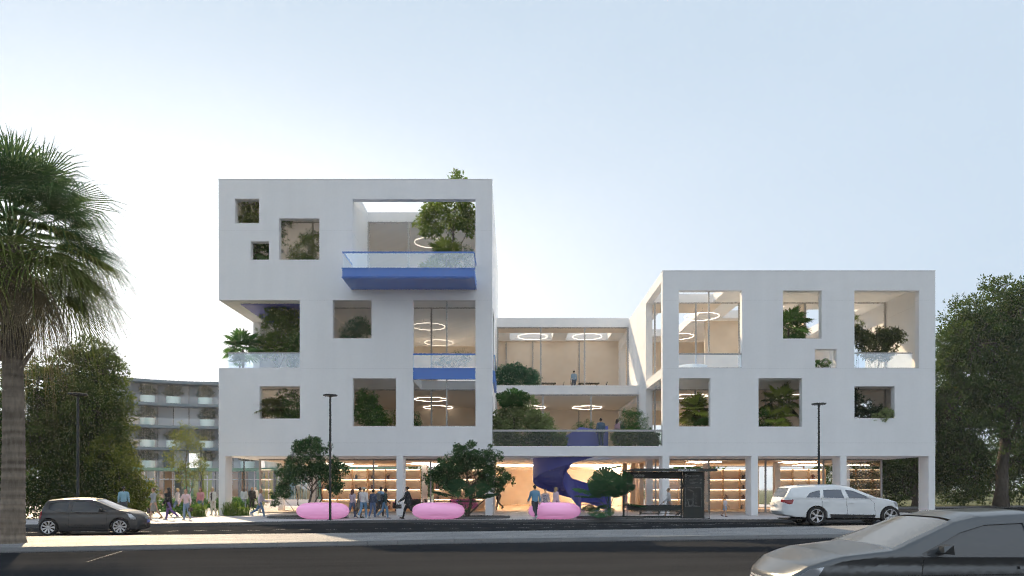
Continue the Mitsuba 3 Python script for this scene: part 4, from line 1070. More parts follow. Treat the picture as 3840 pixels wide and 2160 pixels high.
def arc(r, a0, a1, n):
    return [(CX + r * math.sin(math.radians(t)), CY + r * math.cos(math.radians(t))) for t in np.linspace(a0, a1, n)]


def arc_slab(r0, r1, z0, z1, a0=-66, a1=62, n=65):
    return prism(Polygon(arc(r0, a0, a1, n) + arc(r1, a0, a1, n)[::-1]), z0, z1)


FLOORS = [4.75, 7.75, 10.95, 14.2, 17.5]
SLABC = paint((0.10, 0.15, 0.185), .5)
GREENT = 'green_tile'
scene[GREENT] = two({'type': 'principled', 'base_color': proc(lambda p, n, uv: mix((0.10, 0.22, 0.16), (0.20, 0.34, 0.26), fbm(p.x * 3, p.z * 3, p.y * 3, 3))), 'roughness': .3})
WALLG, CURTAIN, DOORG = paint((0.24, 0.29, 0.34), .6), paint((0.40, 0.46, 0.52), .9), paint((0.10, 0.14, 0.18), .08)  # slab, wall and curtain colours paled and blued to stand in for haze
ORANGE = paint((0.55, 0.20, 0.11), .9)
PLANTW = paint((0.58, 0.74, 0.72), .5)
for k, z in enumerate(FLOORS):
    A.add('floor_slab' if k < 4 else 'roof', arc_slab(CR, CR + 9, z - .42, z), SLABC if k else GREENT)
    if k == 4: break
    zt = FLOORS[k + 1] - .42
    for j, t in enumerate(np.arange(-64, 60, 5.3)):    # storey wall: panes, panels and curtains side by side
        kind = (j * 7 + k * 5 + j // 3) % 6
        m = [DOORG, WALLG, CURTAIN, DOORG, CURTAIN, WALLG][kind]
        if k == 2 and j in (12, 14): m = ORANGE
        seg = Polygon(arc(CR + 2.3, t + .08, t + 5.22, 4) + arc(CR + 2.5, t + .08, t + 5.22, 4)[::-1])
        if k == 0 and 8 < j < 20 and kind in (0, 3):
            continue
        A.add('window_pane' if m == DOORG else ('curtain' if m in (CURTAIN, ORANGE) else 'wall_panel'), prism(seg, z + .01, zt - .003), m)
        A.add('mullion', prism(Polygon(arc(CR + 2.2, t - .12, t + .12, 2) + arc(CR + 2.29, t - .12, t + .12, 2)[::-1]), z + .01, zt - .003), paint((0.05, 0.055, 0.06), .5))
    for t in np.arange(-64, 60, 6.4):
        A.add('balustrade_glass', prism(Polygon(arc(CR + .10, t + .06, t + 6.34, 4) + arc(CR + .13, t + .06, t + 6.34, 4)[::-1]), z + .005, z + 1.05), 'shelter_glass')
for t in np.arange(-64, 60, 6.4):
    A.add('balustrade_glass', prism(Polygon(arc(CR + .30, t + .06, t + 6.34, 4) + arc(CR + .33, t + .06, t + 6.34, 4)[::-1]), FLOORS[4] + .005, FLOORS[4] + 1.35), 'shelter_glass')
# ground storey: posts, bright frames, coloured back wall
for j, t in enumerate(np.arange(-62, 60, 3.1)):
    q = arc(CR + 1.2, t - .14, t + .14, 2) + arc(CR + 1.3, t - .14, t + .14, 2)[::-1]
    A.add('mullion', prism(Polygon(q), 0, 4.32), WHITE if j % 2 else paint((0.12, 0.13, 0.14), .5))
    A.add('window_pane', prism(Polygon(arc(CR + 1.24, t + .16, t + 2.94, 3) + arc(CR + 1.26, t + .16, t + 2.94, 3)[::-1]), 0.02, 4.32), 'glass')
    col = [(.42, .50, .06), (.08, .34, .16), (.11, .14, .17), (.55, .28, .14), (.10, .26, .42), (.36, .36, .38)][(j * 5 + j // 4) % 6]
    A.add('wall_panel', prism(Polygon(arc(CR + 4.4, t + .03, t + 3.07, 3) + arc(CR + 4.6, t + .03, t + 3.07, 3)[::-1]), 0.0, 4.3), paint(col, .7))
for j, t in enumerate(np.arange(-58, 60, 15.5)):
    q = CX + (CR + .6) * math.sin(math.radians(t)), CY + (CR + .6) * math.cos(math.radians(t))
    A.add('column', cyl(q[0], q[1], 0, 4.33, .22, 14), paint((0.2, 0.2, 0.21), .6))
A.add('window_rail', arc_slab(CR + 1.18, CR + 1.32, 3.05, 3.15), WHITE)
place(A, 'apartment_building', 'curved grey apartment block with glass balustrades behind the plaza', 'building')
k = 0
where = ['lowest', 'second', 'third', 'highest']
for fl in range(4):
    for t, off in ((-30.5, 0), (-10.0, .4), (6.5, 1.3), (17.0, .2), (-21.5 if fl % 2 else 26.5, 0)):
        t += off * (fl % 3)
        p = Proto()
        p.add('pot', cyl(0, 0, 0.01, 1.02, .95, 24, 1.02), PLANTW, 30)
        rng = np.random.default_rng(700 + k)
        (v, f, c), cs = crown_mesh(rng, [(0, 0, 1.7, 1.25, .9, .85), (0, 0, 2.2, .9, .8, .5)], 150, 14, .28, .17, .06, ((.05, .07, .05), (.15, .18, .13)), .25, k, 1.0)
        m, col = merge([(v, f, c)]); p.add('foliage', m, 'leaf', color=col)
        for s in range(7):
            p.add('wire', tube([(-.7 + .23 * s, -.35, 1.0), (-.7 + .23 * s, -.35, 2.72)], .014, 4), WHITE)
        side = 'left' if t < -15 else ('left of centre' if t < 0 else ('right of centre' if t < 12 else 'right'))
        place(p, 'planter', f'pale planter with wired shrub on the {where[fl]} balcony of the curved block, {side}' + (' end' if abs(t) > 24 else ''), 'planter',
              at(CX + (CR + 1.2) * math.sin(math.radians(t)), CY + (CR + 1.2) * math.cos(math.radians(t)), FLOORS[fl], -t), 'planters on the curved balconies')
        k += 1
# low white seat walls with planting on the plaza
scene['seat_white'] = two({'type': 'principled', 'base_color': rgb((.62, .58, .60)), 'roughness': .5})
for k, (x0, x1, y, lab) in enumerate(((-31.5, -23.6, 66, 'long low white seat wall before the young tree'), (-23.0, -17.5, 71, 'low white seat wall beyond the walkers right of the corner column'))):
    pts = [(x, y + .03 * (x - (x0 + x1) / 2) ** 2) for x in np.linspace(x0, x1, 25)]
    single('seat_wall', prism(LineString(pts).buffer(.45, cap_style='round'), 0, .62), 'seat_white', lab, 'seat wall')
# trees far behind close the view between the buildings
for k, (x, y, h, s) in enumerate(((-82, 118, 9, 5), (-8, 118, 7, 6), (4, 116, 8, 6), (17, 119, 7, 6), (29, 117, 8, 6), (-17, 119, 7, 5), (64, 112, 9, 7), (80, 118, 10, 8))):
    tree('background_tree', ['far tree behind the left end of the curved block', 'far tree seen through the ground floor below the tall opening', 'far tree seen beyond the open passage', 'far tree seen through the ground floor behind the bus shelter', 'far tree seen through the ground floor behind the white car', 'far tree seen right of the corner column', 'far tree behind the huge tree on the right', 'farthest tree beyond the right edge'][k], 'tree', seed=300 + k,
         tw=at(x, y, -.1), trunk=[(0, 0, 0), (.1, 0, h * .3), (0, 0, h * .6)], r_trunk=.25, blobs=[(0, 0, h * .58, s * .6, s * .5, h * .40), (s * .5, 0, h * .4, s * .45, s * .4, h * .32), (-s * .5, 0, h * .42, s * .45, s * .4, h * .32)],
         clumps=200, per=16, crad=.9, size=.55, width=.3, pal=DARKGREEN, gaps=.32, freq=.25, twigs=.1)
# ---------------------------------------------------------------- street lamps
def lamp(x, y, h, r, label):
    p = Proto()
    p.add('base_plate', cyl(0, 0, 0, .03, .14, 20), DARKPOLE)
    p.add('pole', cyl(0, 0, .03, h - .10, .068, 16, .052), DARKPOLE, 40)
    p.add('lamp_head', trimesh.creation.revolve(np.array([(0, h - .13), (.07, h - .13), (.1, h - .09), (r * .92, h - .07), (r, h - .045), (r, h - .015), (r * .95, h), (0, h)]), sections=40), DARKPOLE, 30)
    return place(p, 'street_lamp', label, 'street lamp', at(x, y, 0), 'black street lamps with round heads')


lamp(-20.66, 34.9, 6.16, .42, 'black street lamp rising behind the parked dark car')
lamp(-9.47, 38.2, 6.53, .37, 'black street lamp standing before the leftmost pink seat')
lamp(17.28, 41.3, 6.44, .40, 'black street lamp rising behind the white car')
lamp(-32.25, 76, 6.38, .35, 'far black street lamp beside the young tree on the plaza')
lamp(-23.75, 65, 6.4, .35, 'far black street lamp seen just right of the corner column')

# ---------------------------------------------------------------- pink seats
scene['pink_gloss'] = two({'type': 'principled', 'base_color': rgb((0.93, 0.42, 0.68)), 'roughness': 0.16, 'specular': 0.5, 'clearcoat': 0.6, 'clearcoat_gloss': 0.95})


def seat(x, y, rot, label):
    n, mrows = 96, 44
    V = []
    for i in range(mrows + 1):
        ph = -PI / 2 + PI * i / mrows
        for j in range(n):
            th = 2 * PI * j / n
            cp, sp = math.cos(ph), math.sin(ph)
            rr = abs(cp) ** .62
            X, Yy = 1.40 * rr * math.cos(th), .78 * rr * math.sin(th)
            z = .44 + .50 * (abs(sp) ** .9) * (1 if sp > 0 else -1) * (1.0 if sp > 0 else .90)
            fr = max(0.0, -math.sin(th))                # knee recess pressed into the front
            c = .22 + .09 * (X / .9) ** 2 * -1
            dz = (z - (.20 - .05 * (X / .7) ** 2)) / .045
            Yy += .055 * fr * math.exp(-dz * dz) * math.exp(-(X / .62) ** 4)
            top = math.exp(-((X / .9) ** 2 + (Yy / .5) ** 2))
            V.append((X * (1 + .02 * math.sin(2 * th + .6)), Yy, z - (.04 * top if sp > 0 else 0)))
    F = []
    for i in range(mrows):
        for j in range(n):
            a, b = i * n + j, i * n + (j + 1) % n
            F.append((a, b, b + n, a + n))
    p = Proto()
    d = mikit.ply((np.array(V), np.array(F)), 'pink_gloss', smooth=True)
    d['emitter'] = glow((1.0, .40, .74), .020)          # added emission over the opaque shell makes the pink read brighter
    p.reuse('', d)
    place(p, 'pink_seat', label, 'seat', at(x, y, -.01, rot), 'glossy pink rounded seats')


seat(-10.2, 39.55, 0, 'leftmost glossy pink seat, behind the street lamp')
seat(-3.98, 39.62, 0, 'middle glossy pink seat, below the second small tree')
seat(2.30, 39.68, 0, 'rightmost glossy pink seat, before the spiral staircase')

# ---------------------------------------------------------------- bus shelter
S = Proto()
FR = paint((0.014, 0.022, 0.020), .35)
GREYP, LETTER, SCREEN, DIM = paint((0.055, 0.062, 0.062), .45), paint((0.75, 0.77, 0.77), .5), paint((0.006, 0.008, 0.008), .15), paint((0.30, 0.31, 0.30), .6)
x0, x1, yb, yf = 6.12, 10.48, 40.2, 38.95
S.add('post', rbox(x0 - .05, x0 + .05, yb - .05, yb + .05, 0, 2.56, .008), FR)
S.add('post', rbox(9.24, 9.34, yb - .06, yb + .04, 0, 2.56, .008), FR)
S.add('post', rbox(x1 - .02, x1 + .06, yb - .05, yb + .05, 0, 2.56, .008), FR)
for xx in (x0 + .005, x1 + .02):
    S.add('side_pane', side_pane(xx, yf, yb - .06, .10, 2.36), 'shelter_glass')
    S.add('bottom_rail', box(xx - .015, xx + .015, yf, yb - .055, .03, .07), FR)
    S.add('edge_strip', box(xx - .008, xx + .008, yf - .012, yf - .002, .05, 2.40), FR)
    for z in (.6, 1.75):
        S.add('clamp', cyl(xx, yb - .075, z, z + .06, .03, 12), FR)
for a, b in ((x0 + .06, 7.16), (7.175, 8.2), (8.215, 9.23)):
    v = np.array([(a, yb, .18), (b, yb, .18), (b, yb, 2.22), (a, yb, 2.22)]); S.add('back_pane', trimesh.Trimesh(v, [[0, 1, 2], [0, 2, 3]], process=False), 'shelter_glass')
S.add('bottom_rail', box(x0 + .06, 9.235, yb - .03, yb + .03, .04, .14), FR)
S.add('fascia_band', box(x0 + .06, 9.235, yb - .06, yb - .02, 2.20, 2.55), GREYP)
roof = np.array([(5.95, 40.45, 2.57), (5.95, 40.45, 2.63), (6.28, 37.6, 2.60), (6.28, 37.6, 2.66), (10.55, 37.6, 2.60), (10.55, 37.6, 2.66), (10.9, 40.45, 2.57), (10.9, 40.45, 2.63)])
S.add('roof', m3.Manifold.hull_points(roof), FR)
S.add('roof_edge', box(6.30, 10.53, 37.56, 37.597, 2.53, 2.665), FR)
sg = prism([(8.42, 2.40), (9.50, 2.40), (9.62, 2.55), (8.30, 2.55)], 0, .03)
up = trimesh.transformations.rotation_matrix(PI / 2, [1, 0, 0])


def upright(m, x, y, z):
    m = m.copy(); m.apply_transform(up); m.apply_translation([x, y, z]); return m


S.add('name_sign', upright(prism([(8.36, 2.50), (9.54, 2.50), (9.66, 2.655), (8.24, 2.655)], 0, .03), 0, 37.555, 0), GREYP)


def text(name, s, h, x, y, z, mat, bold=False, width=None):
    m = meshkit.text_mesh(s, h, .006, bold)
    w = m.bounds[1][0] - m.bounds[0][0]
    if width: m.apply_scale([width / w, 1, 1])
    return S.add(name, upright(m, x, y, z), mat)


text('name_sign__lettering', 'Wellington Street', .095, 8.50, 37.524, 2.54, LETTER, False, .90)
for i, ch in enumerate('ABC'):
    cx = 6.86 + .157 * i
    S.add('route_disc', upright(trimesh.creation.cylinder(radius=.063, height=.012, sections=28), cx, yb - .068, 2.36), LETTER)
    m = meshkit.text_mesh(ch, .07, .006, True); w = m.bounds[1][0] - m.bounds[0][0]
    S.add('route_disc__letter', upright(m, cx - w / 2 - m.bounds[0][0], yb - .075, 2.325), SCREEN)
S.add('bus_symbol', upright(prism(Polygon([(0, 0), (.11, 0), (.11, .13), (0, .13)]).difference(Polygon([(.02, .055), (.09, .055), (.09, .11), (.02, .11)])), 0, .01), 6.66, yb - .062, 2.30), LETTER)
S.add('bus_symbol', upright(prism(Polygon([(0, 0), (.13, 0), (.13, .13), (0, .13)]).difference(Polygon([(.02, .02), (.11, .02), (.11, .11), (.02, .11)])), 0, .01), 6.30, yb - .062, 2.30), DIM)
# bench
S.add('bench_seat', rbox(6.5, 9.2, yb - .52, yb - .10, .40, .455, .015), FR)
S.add('bench_back', box(x0 + .07, 9.235, yb - .055, yb - .015, .46, .74), FR)
for xx in (7.0, 8.0, 9.1):
    S.add('bench_bracket', m3.Manifold.hull_points(np.array([(xx - .02, yb - .5, .39), (xx + .02, yb - .5, .39), (xx - .02, yb - .5, .34), (xx + .02, yb - .5, .34), (xx - .02, yb - .03, .39), (xx + .02, yb - .03, .39), (xx - .02, yb - .03, .18), (xx + .02, yb - .03, .18)])), FR)
S.add('bench_rail', box(7.0, 9.23, yb - .50, yb - .46, .27, .30), FR)
# information panel
S.add('information_panel', rbox(9.36, 10.45, yb - .16, yb - .02, .02, 2.56, .01), FR)
S.add('information_panel__screen', box(9.42, 10.38, yb - .172, yb - .162, 1.78, 2.50), paint((0.035, 0.042, 0.042), .3))
S.add('information_panel__map', box(9.44, 10.36, yb - .172, yb - .162, .62, 1.74), SCREEN)
yy = yb - .174


def ptext(s, h, x, z, mat=LETTER, width=None):
    m = meshkit.text_mesh(s, h, .004)
    if width: m.apply_scale([width / (m.bounds[1][0] - m.bounds[0][0]), 1, 1])
    S.add('information_panel__lettering', upright(m, x, yy, z), mat)


ptext('Wellington Street', .075, 9.56, 2.31, LETTER, .66)
S.add('information_panel__bus_symbol', upright(prism(Polygon([(0, 0), (.08, 0), (.08, .10), (0, .10)]).difference(Polygon([(.015, .045), (.065, .045), (.065, .085), (.015, .085)])), 0, .006), 9.45, yy, 2.30), LETTER)
ptext('Bus Stop', .035, 9.45, 2.44, DIM)
ptext('Destination', .035, 9.45, 2.22, DIM)
for i in range(4):
    z = 2.13 - .075 * i
    for a, b in ((9.46, 9.52), (9.68, [10.06, 9.92, 10.12, 9.97][i]), (10.25, 10.36)):
        S.add('information_panel__text_line', box(a, b, yy - .004, yy, z, z + .022), DIM)
fr = Polygon([(9.46, .64), (10.34, .64), (10.34, 1.70), (9.46, 1.70)])
S.add('information_panel__map_frame', upright(prism(fr.difference(fr.buffer(-.015, join_style='mitre')), 0, .004), 0, yy, 0), DIM)
for pts in ([(9.62, 1.60), (9.78, 1.55), (9.92, 1.45), (9.92, .80), (9.70, .70)], [(9.48, .86), (9.62, .86), (9.68, .72), (10.10, .72)], [(9.50, 1.05), (9.84, 1.05), (9.84, .80)], [(9.92, 1.30), (10.05, 1.28)], [(9.92, 1.10), (9.82, 1.12)], [(9.56, 1.02), (9.64, .92), (9.64, .70)]):
    S.add('information_panel__map_line', upright(prism(LineString(pts).buffer(.009), 0, .004), 0, yy, 0), DIM)
for i in range(8):
    S.add('information_panel__map_line', box(10.0, 10.10, yy - .004, yy, 1.35 - .075 * i, 1.362 - .075 * i), DIM)
place(S, 'bus_shelter', 'black glazed bus shelter with bench, route discs and dark map panel', 'bus shelter')
# ---------------------------------------------------------------- cars
RUBBER, ALLOY, DARKTRIM = paint((0.012, 0.012, 0.013), .75), paint((0.55, 0.56, 0.58), .28, .9), paint((0.02, 0.021, 0.022), .5)
SEATC = paint((0.05, 0.05, 0.055), .8)
for _k, _c in (('dark_car_glass', (.022, .026, .032)), ('grey_car_glass', (.10, .12, .155)), ('smoked_car_glass', (.07, .075, .08))):
    scene[_k] = two({'type': 'principled', 'base_color': rgb(_c), 'roughness': .06, 'specular': .6, 'clearcoat': .6, 'clearcoat_gloss': 1.0})
scene['lamp_glass'] = two({'type': 'principled', 'base_color': rgb((.45, .48, .52)), 'roughness': .08, 'metallic': .6, 'clearcoat': 1.0})
REDLAMP = paint((.28, .008, .012), .12, 0, .5, 1.0)


def car_paint(key, c, rough=.3, metal=.0, coat=1.0):
    scene[key] = two({'type': 'principled', 'base_color': proc(lambda p, n, uv: mix([x * .9 for x in c], [min(1, x * 1.08) for x in c], fbm(p.x * 2, p.y * 2, p.z * 3, 3))), 'roughness': rough, 'metallic': metal, 'clearcoat': coat, 'clearcoat_gloss': .96})
    return key


def make_wheel(R, rim, w, spokes, twin):
    """Wheel about the y axis, outer face towards -y, as three meshes."""
    prof = [(rim * .98, -w * .42), (rim * 1.04, -w * .5), (R * .93, -w * .5), (R * .985, -w * .42), (R, -w * .25), (R, w * .25), (R * .985, w * .42), (R * .93, w * .5), (rim, w * .5)]
    rot = trimesh.transformations.rotation_matrix(-PI / 2, [1, 0, 0])
    tyre = trimesh.creation.revolve(np.array(prof), sections=40); tyre.apply_transform(rot)
    barrel = trimesh.creation.revolve(np.array([(rim * .99, -w * .44), (rim * .93, -w * .40), (rim * .90, w * .1), (.02, w * .12)]), sections=36); barrel.apply_transform(rot)
    ms = []
    lip = trimesh.creation.revolve(np.array([(rim * .90, -w * .41), (rim * .955, -w * .475), (rim * 1.0, -w * .46), (rim * .99, -w * .40)]), sections=36); lip.apply_transform(rot); ms.append(lip)
    for k in range(spokes):
        for da in ((-.13, .13) if twin else (0,)):
            a = 2 * PI * k / spokes
            i, o = a + da * .6, a + da * 1.1
            wi, wo = (rim * .075, rim * .06) if twin else (rim * .07, rim * .15)
            def pt(r, ang, s, y): return (r * math.cos(ang) - s * math.sin(ang), y, r * math.sin(ang) + s * math.cos(ang))
            q = [pt(rim * .2, i, s * wi, y) for s in (-1, 1) for y in (-w * .42, -w * .28)] + [pt(rim * .93, o, s * wo, y) for s in (-1, 1) for y in (-w * .46, -w * .34)]
            ms.append(m3.Manifold.hull_points(np.array(q)))
    hub = trimesh.creation.revolve(np.array([(.001, -w * .47), (rim * .2, -w * .45), (rim * .26, -w * .36), (rim * .26, -w * .1)]), sections=24); hub.apply_transform(rot); ms.append(hub)
    return tyre, barrel, join(ms)


def make_car(spec, paint_key):
    hw, L0, L1_, zb, zr = spec['hw'], spec['x0'], spec['x1'], spec['belt'], spec['roof']
    xc, half = (L0 + L1_) / 2, (L1_ - L0) / 2

    def warp(v, push=0.0):
        v = np.array(v, float); x, y, z = v.T
        plan = 1 - .30 * np.clip(np.abs(x - xc) / half, 0, 1) ** spec.get('plan_pow', 7) - .03 * ((x - xc) / half) ** 2
        low = 1 - .05 * np.clip((.45 - z) / .3, 0, 1) ** 2
        tum = 1 - spec['tumble'] * np.clip((z - zb) / (zr - zb), 0, 1.05) ** 1.15
        shoulder = 1 - .012 * np.exp(-((z - (zb - .10)) / .05) ** 2)
        yy = np.sign(y) * (np.abs(y) * hw * plan * low * tum * shoulder + push * (np.abs(y) > .5))
        drop = spec.get('crown', .07) * np.abs(np.clip(y, -1, 1)) ** 4 * np.clip((z - .5) / (zr - .5), 0, 1)
        bow = .16 * (np.abs(np.clip(y, -1, 1)) ** 2.2) * np.clip((np.abs(x - xc) / half - .72) / .28, 0, 1)   # rounded nose and tail in plan
        return np.stack([x - np.sign(x - xc) * bow, yy, z - drop], 1)

    def ext(poly, y0, y1):
        cs = m3.CrossSection([np.array(poly, float)], m3.FillRule.NonZero)
        return m3.Manifold.extrude(cs, y1 - y0).rotate([90, 0, 0]).translate([0, y1, 0])

    p = Proto()
    body = ext(spec['profile'], -1, 1)
    for wx in (0.0, spec['wb']):
        arch = m3.Manifold.cylinder(.55, spec['arch'], spec['arch'], 40).rotate([90, 0, 0])
        body = body - arch.translate([wx, -.55, spec['R']]) - arch.translate([wx, 1.10, spec['R']])
    body = body - ext(spec['cabin'], -.9, .9)
    for w in spec['windows']:
        body = body - ext(w, -1.2, 1.2)
    for w in spec['screens']:
        body = body - ext(w, -.86, .86)
    m = mesh_of(body.refine_to_length(.07))
    m.vertices = warp(m.vertices)
    p.add('body', m, paint_key, 38)
    for w in spec['windows']:
        for s in (-1, 1):
            g = mesh_of(ext(Polygon(w).buffer(.012, join_style='mitre').exterior.coords[:-1], -.008, 0).refine_to_length(.09))
            v = np.array(g.vertices); v[:, 1] = s * (.972 + v[:, 1]); g.vertices = warp(v)
            p.add('side_window', g, spec['glass'], 30)
    for k, (a, b) in enumerate(spec['screen_lines']):
        n = 14; t = np.linspace(0, 1, 8)
        P = [[(a[0] + (b[0] - a[0]) * tt, yv, a[1] + (b[1] - a[1]) * tt) for yv in np.linspace(-.88, .88, n)] for tt in t]
        v = warp(np.array(P).reshape(-1, 3))
        f = [(i * n + j, i * n + j + 1, (i + 1) * n + j + 1, (i + 1) * n + j) for i in range(7) for j in range(n - 1)]
        p.add('windscreen' if k == 0 else 'rear_window', (v, np.array(f)), spec['glass'], 30)

    def plate(name, poly, mat, d0=.985, d1=1.006, sides=(-1, 1), push=0.0, fine=.06):
        for s in sides:
            g = mesh_of(ext(poly, d0, d1).refine_to_length(fine))
            v = np.array(g.vertices); v[:, 1] *= s
            g.vertices = warp(v, push)
            if s < 0: g.faces = g.faces[:, ::-1]
            p.add(name, g, mat, 35)
    for poly in spec['headlights']: plate('headlight', poly, 'lamp_glass', .86, 1.004, push=.004)
    for poly in spec['taillights']: plate('taillight', poly, REDLAMP, .80, 1.004, push=.004)
    for poly in spec.get('trims', []): plate('sill_trim', poly, DARKTRIM, .95, 1.004, push=.006)
    for ln in spec['seams']:
        plate('door_seam', list(LineString(ln).buffer(.006, cap_style='flat', join_style='mitre').exterior.coords)[:-1], DARKTRIM, .98, 1.001, push=.0015)
    for (x, z) in spec['handles']:
        plate('door_handle', [(x - .09, z - .016), (x + .09, z - .016), (x + .09, z + .016), (x - .09, z + .016)], paint_key, .98, 1.01, push=.022)
    for s in (-1, 1):
        x, z = spec['mirror']
        y = warp(np.array([(x, s * .97, z)]))[0][1]
        q = np.array([(x + dx, y + s * dy, z + dz) for dx, dy, dz in ((0, .02, 0), (.0, .20, .01), (.02, .21, .12), (.02, .03, .12), (.12, .05, .02), (.10, .17, .03), (.10, .16, .10), (.10, .06, .10), (.02, -.04, .0), (.08, -.04, .03))])
        p.add('mirror', m3.Manifold.hull_points(q), spec.get('mirror_mat', paint_key))
    # plates, grille, floor pan and seats
    fx = spec['front']
    for name, y0, y1, z0, z1, mat in spec['front_bits']:
        for yy in (np.linspace(z0, z1, 5)[:-1] if name == 'grille_bar' else (z0,)):
            zz1 = yy + .022 if name == 'grille_bar' else z1
            xx = np.interp((yy + zz1) / 2, fx[1], fx[0])
            n = 9; Y = np.linspace(y0, y1, n)
            v = []
            for zz in (yy, zz1):
                for q in Y:
                    for dx in (-.03, .008 if name != 'number_plate' else .016): v.append((np.interp(zz, fx[1], fx[0]) + dx, q, zz))
            v = warp(np.array(v) * np.array([1, 1 / hw, 1]))
            p.add(name, m3.Manifold.hull_points(v) if name == 'number_plate' else hull_strip(v, n), mat)
    bx = spec['rear_plate']
    if bx: p.add('number_plate', box(bx[0] - .01, bx[0] + .02, -.26, .26, bx[1], bx[1] + .12), paint((.7, .7, .68), .5))
    p.add('floor_pan', box(L0 + .45, L1_ - .5, -hw * .62, hw * .62, spec['R'] * .55, spec['R'] * .55 + .05), DARKTRIM)
    for x, z in spec['seats']:
        for y in (-.38, .38):
            q = [rbox(x - .28, x + .25, y - .24, y + .24, z, z + .16, .04), rbox(x - .36, x - .22, y - .24, y + .24, z + .14, z + .62, .05), rbox(x - .40, x - .30, y - .13, y + .13, z + .66, z + .84, .04)]
            p.add('seat', join(q), SEATC)
    x, z = spec['wheel_pos']
    p.add('steering_wheel', trimesh.creation.torus(.17, .016, 24, 8).apply_transform(trimesh.transformations.rotation_matrix(PI / 2.6, [0, 1, 0])).apply_translation([x, .38, z]), DARKTRIM, 40)
    ty, ba, sp = make_wheel(spec['R'], spec['rim'], .21, spec['spokes'], spec['twin'])
    dt, db, ds = mikit.ply(ty, RUBBER, smooth=30), mikit.ply(ba, DARKTRIM, smooth=30), mikit.ply(sp, ALLOY, smooth=30)
    tr = hw - .12
    for wx in (0.0, spec['wb']):
        for s in (-1, 1):
            tw = T().translate([wx, s * tr, spec['R']]) @ (T().rotate([0, 0, 1], 180) if s > 0 else T())
            k = p.reuse('wheel__tyre' if not any(n.startswith('wheel') for n, *_ in p.parts) else f'wheel_{sum(n.endswith("__tyre") for n, *_ in p.parts):03d}__tyre', dt, tw)
            base = k.split('__')[0]
            p.reuse(base + '__barrel', db, tw); p.reuse(base + '__rim', ds, tw)
    if 'antenna' in spec:
        (x, z) = spec['antenna']; p.add('antenna', tube([(x, 0, z), (x - .18, 0, z + .32)], [.006, .003], 5), DARKTRIM)
    for rail in spec.get('rails', []):
        for s in (-1, 1):
            v = warp(np.array([(x, s * .93, z) for x, z in rail])) + np.array([0, 0, .055]); p.add('roof_rail', tube(v, .016, 6), ALLOY, True)
    return p


def hull_strip(v, n):
    """Curved strip between two rows of points, each with a back and a front point."""
    v = np.asarray(v).reshape(2, n, 2, 3)
    return join([m3.Manifold.hull_points(v[:, j:j + 2].reshape(-1, 3)) for j in range(n - 1)])


PLATEB, BLACKG = paint((.10, .15, .42), .5), paint((.012, .012, .013), .3)
hatch = dict(glass='dark_car_glass', hw=.83, x0=-.56, x1=3.08, belt=.86, roof=1.34, tumble=.24, wb=2.33, R=.30, rim=.225, arch=.345, crown=.06, plan_pow=6,
             profile=[(-.30, .19), (-.50, .28), (-.555, .45), (-.50, .60), (-.45, .74), (-.33, .92), (-.17, 1.22), (-.08, 1.265), (.38, 1.325), (.90, 1.34), (1.35, 1.31), (1.50, 1.275), (2.30, .905), (2.60, .85), (2.86, .76), (3.00, .66), (3.07, .52), (3.08, .36), (3.02, .20), (2.70, .16), (.4, .16)],
             cabin=[(-.05, .86), (.02, 1.17), (.40, 1.25), (1.3, 1.25), (1.55, 1.18), (2.05, .92), (1.7, .55), (1.0, .35), (.45, .40), (.05, .62)],
             windows=[[(-.02, 1.16), (.07, 1.20), (.66, 1.255), (.60, .86), (.35, .865), (.03, .955)], [(.77, 1.262), (1.22, 1.245), (1.48, 1.19), (1.98, .89), (1.55, .84), (.75, .855)]],
             screens=[[(1.50, 1.40), (1.44, 1.20), (2.18, .86), (2.36, .98)], [(-.40, .98), (-.20, 1.28), (.0, 1.16), (-.16, .92)]],
             screen_lines=[((1.50, 1.268), (2.28, .908)), ((-.315, .945), (-.175, 1.205))],
             headlights=[[(2.55, .80), (2.72, .775), (2.95, .62), (2.93, .56), (2.74, .565)]], taillights=[[(-.52, .62), (-.46, .80), (-.30, .92), (-.33, .78), (-.40, .60)]],
             seams=[[(.66, .84), (.66, .30), (1.86, .25)], [(1.92, .85), (1.90, .40)], [(.45, .385), (1.86, .355)], [(.77, .84), (1.98, .77)]], handles=[(.80, .73)], mirror=(1.70, .84),
             front=([3.05, 3.075, 3.08, 3.07, 3.02, 2.98], [.2, .3, .38, .50, .62, .70]),
             front_bits=[('grille', -.36, .36, .555, .66, BLACKG), ('grille_bar', -.34, .34, .56, .655, ALLOY), ('number_plate', -.25, .25, .43, .53, PLATEB), ('lower_grille', -.42, .42, .25, .39, BLACKG), ('grille_bar', -.42, .42, .25, .39, DARKTRIM)],
             rear_plate=None, seats=[(1.05, .36), (.25, .42)], wheel_pos=(1.55, .80), spokes=9, twin=False, antenna=(.62, 1.34), mirror_mat=DARKTRIM)
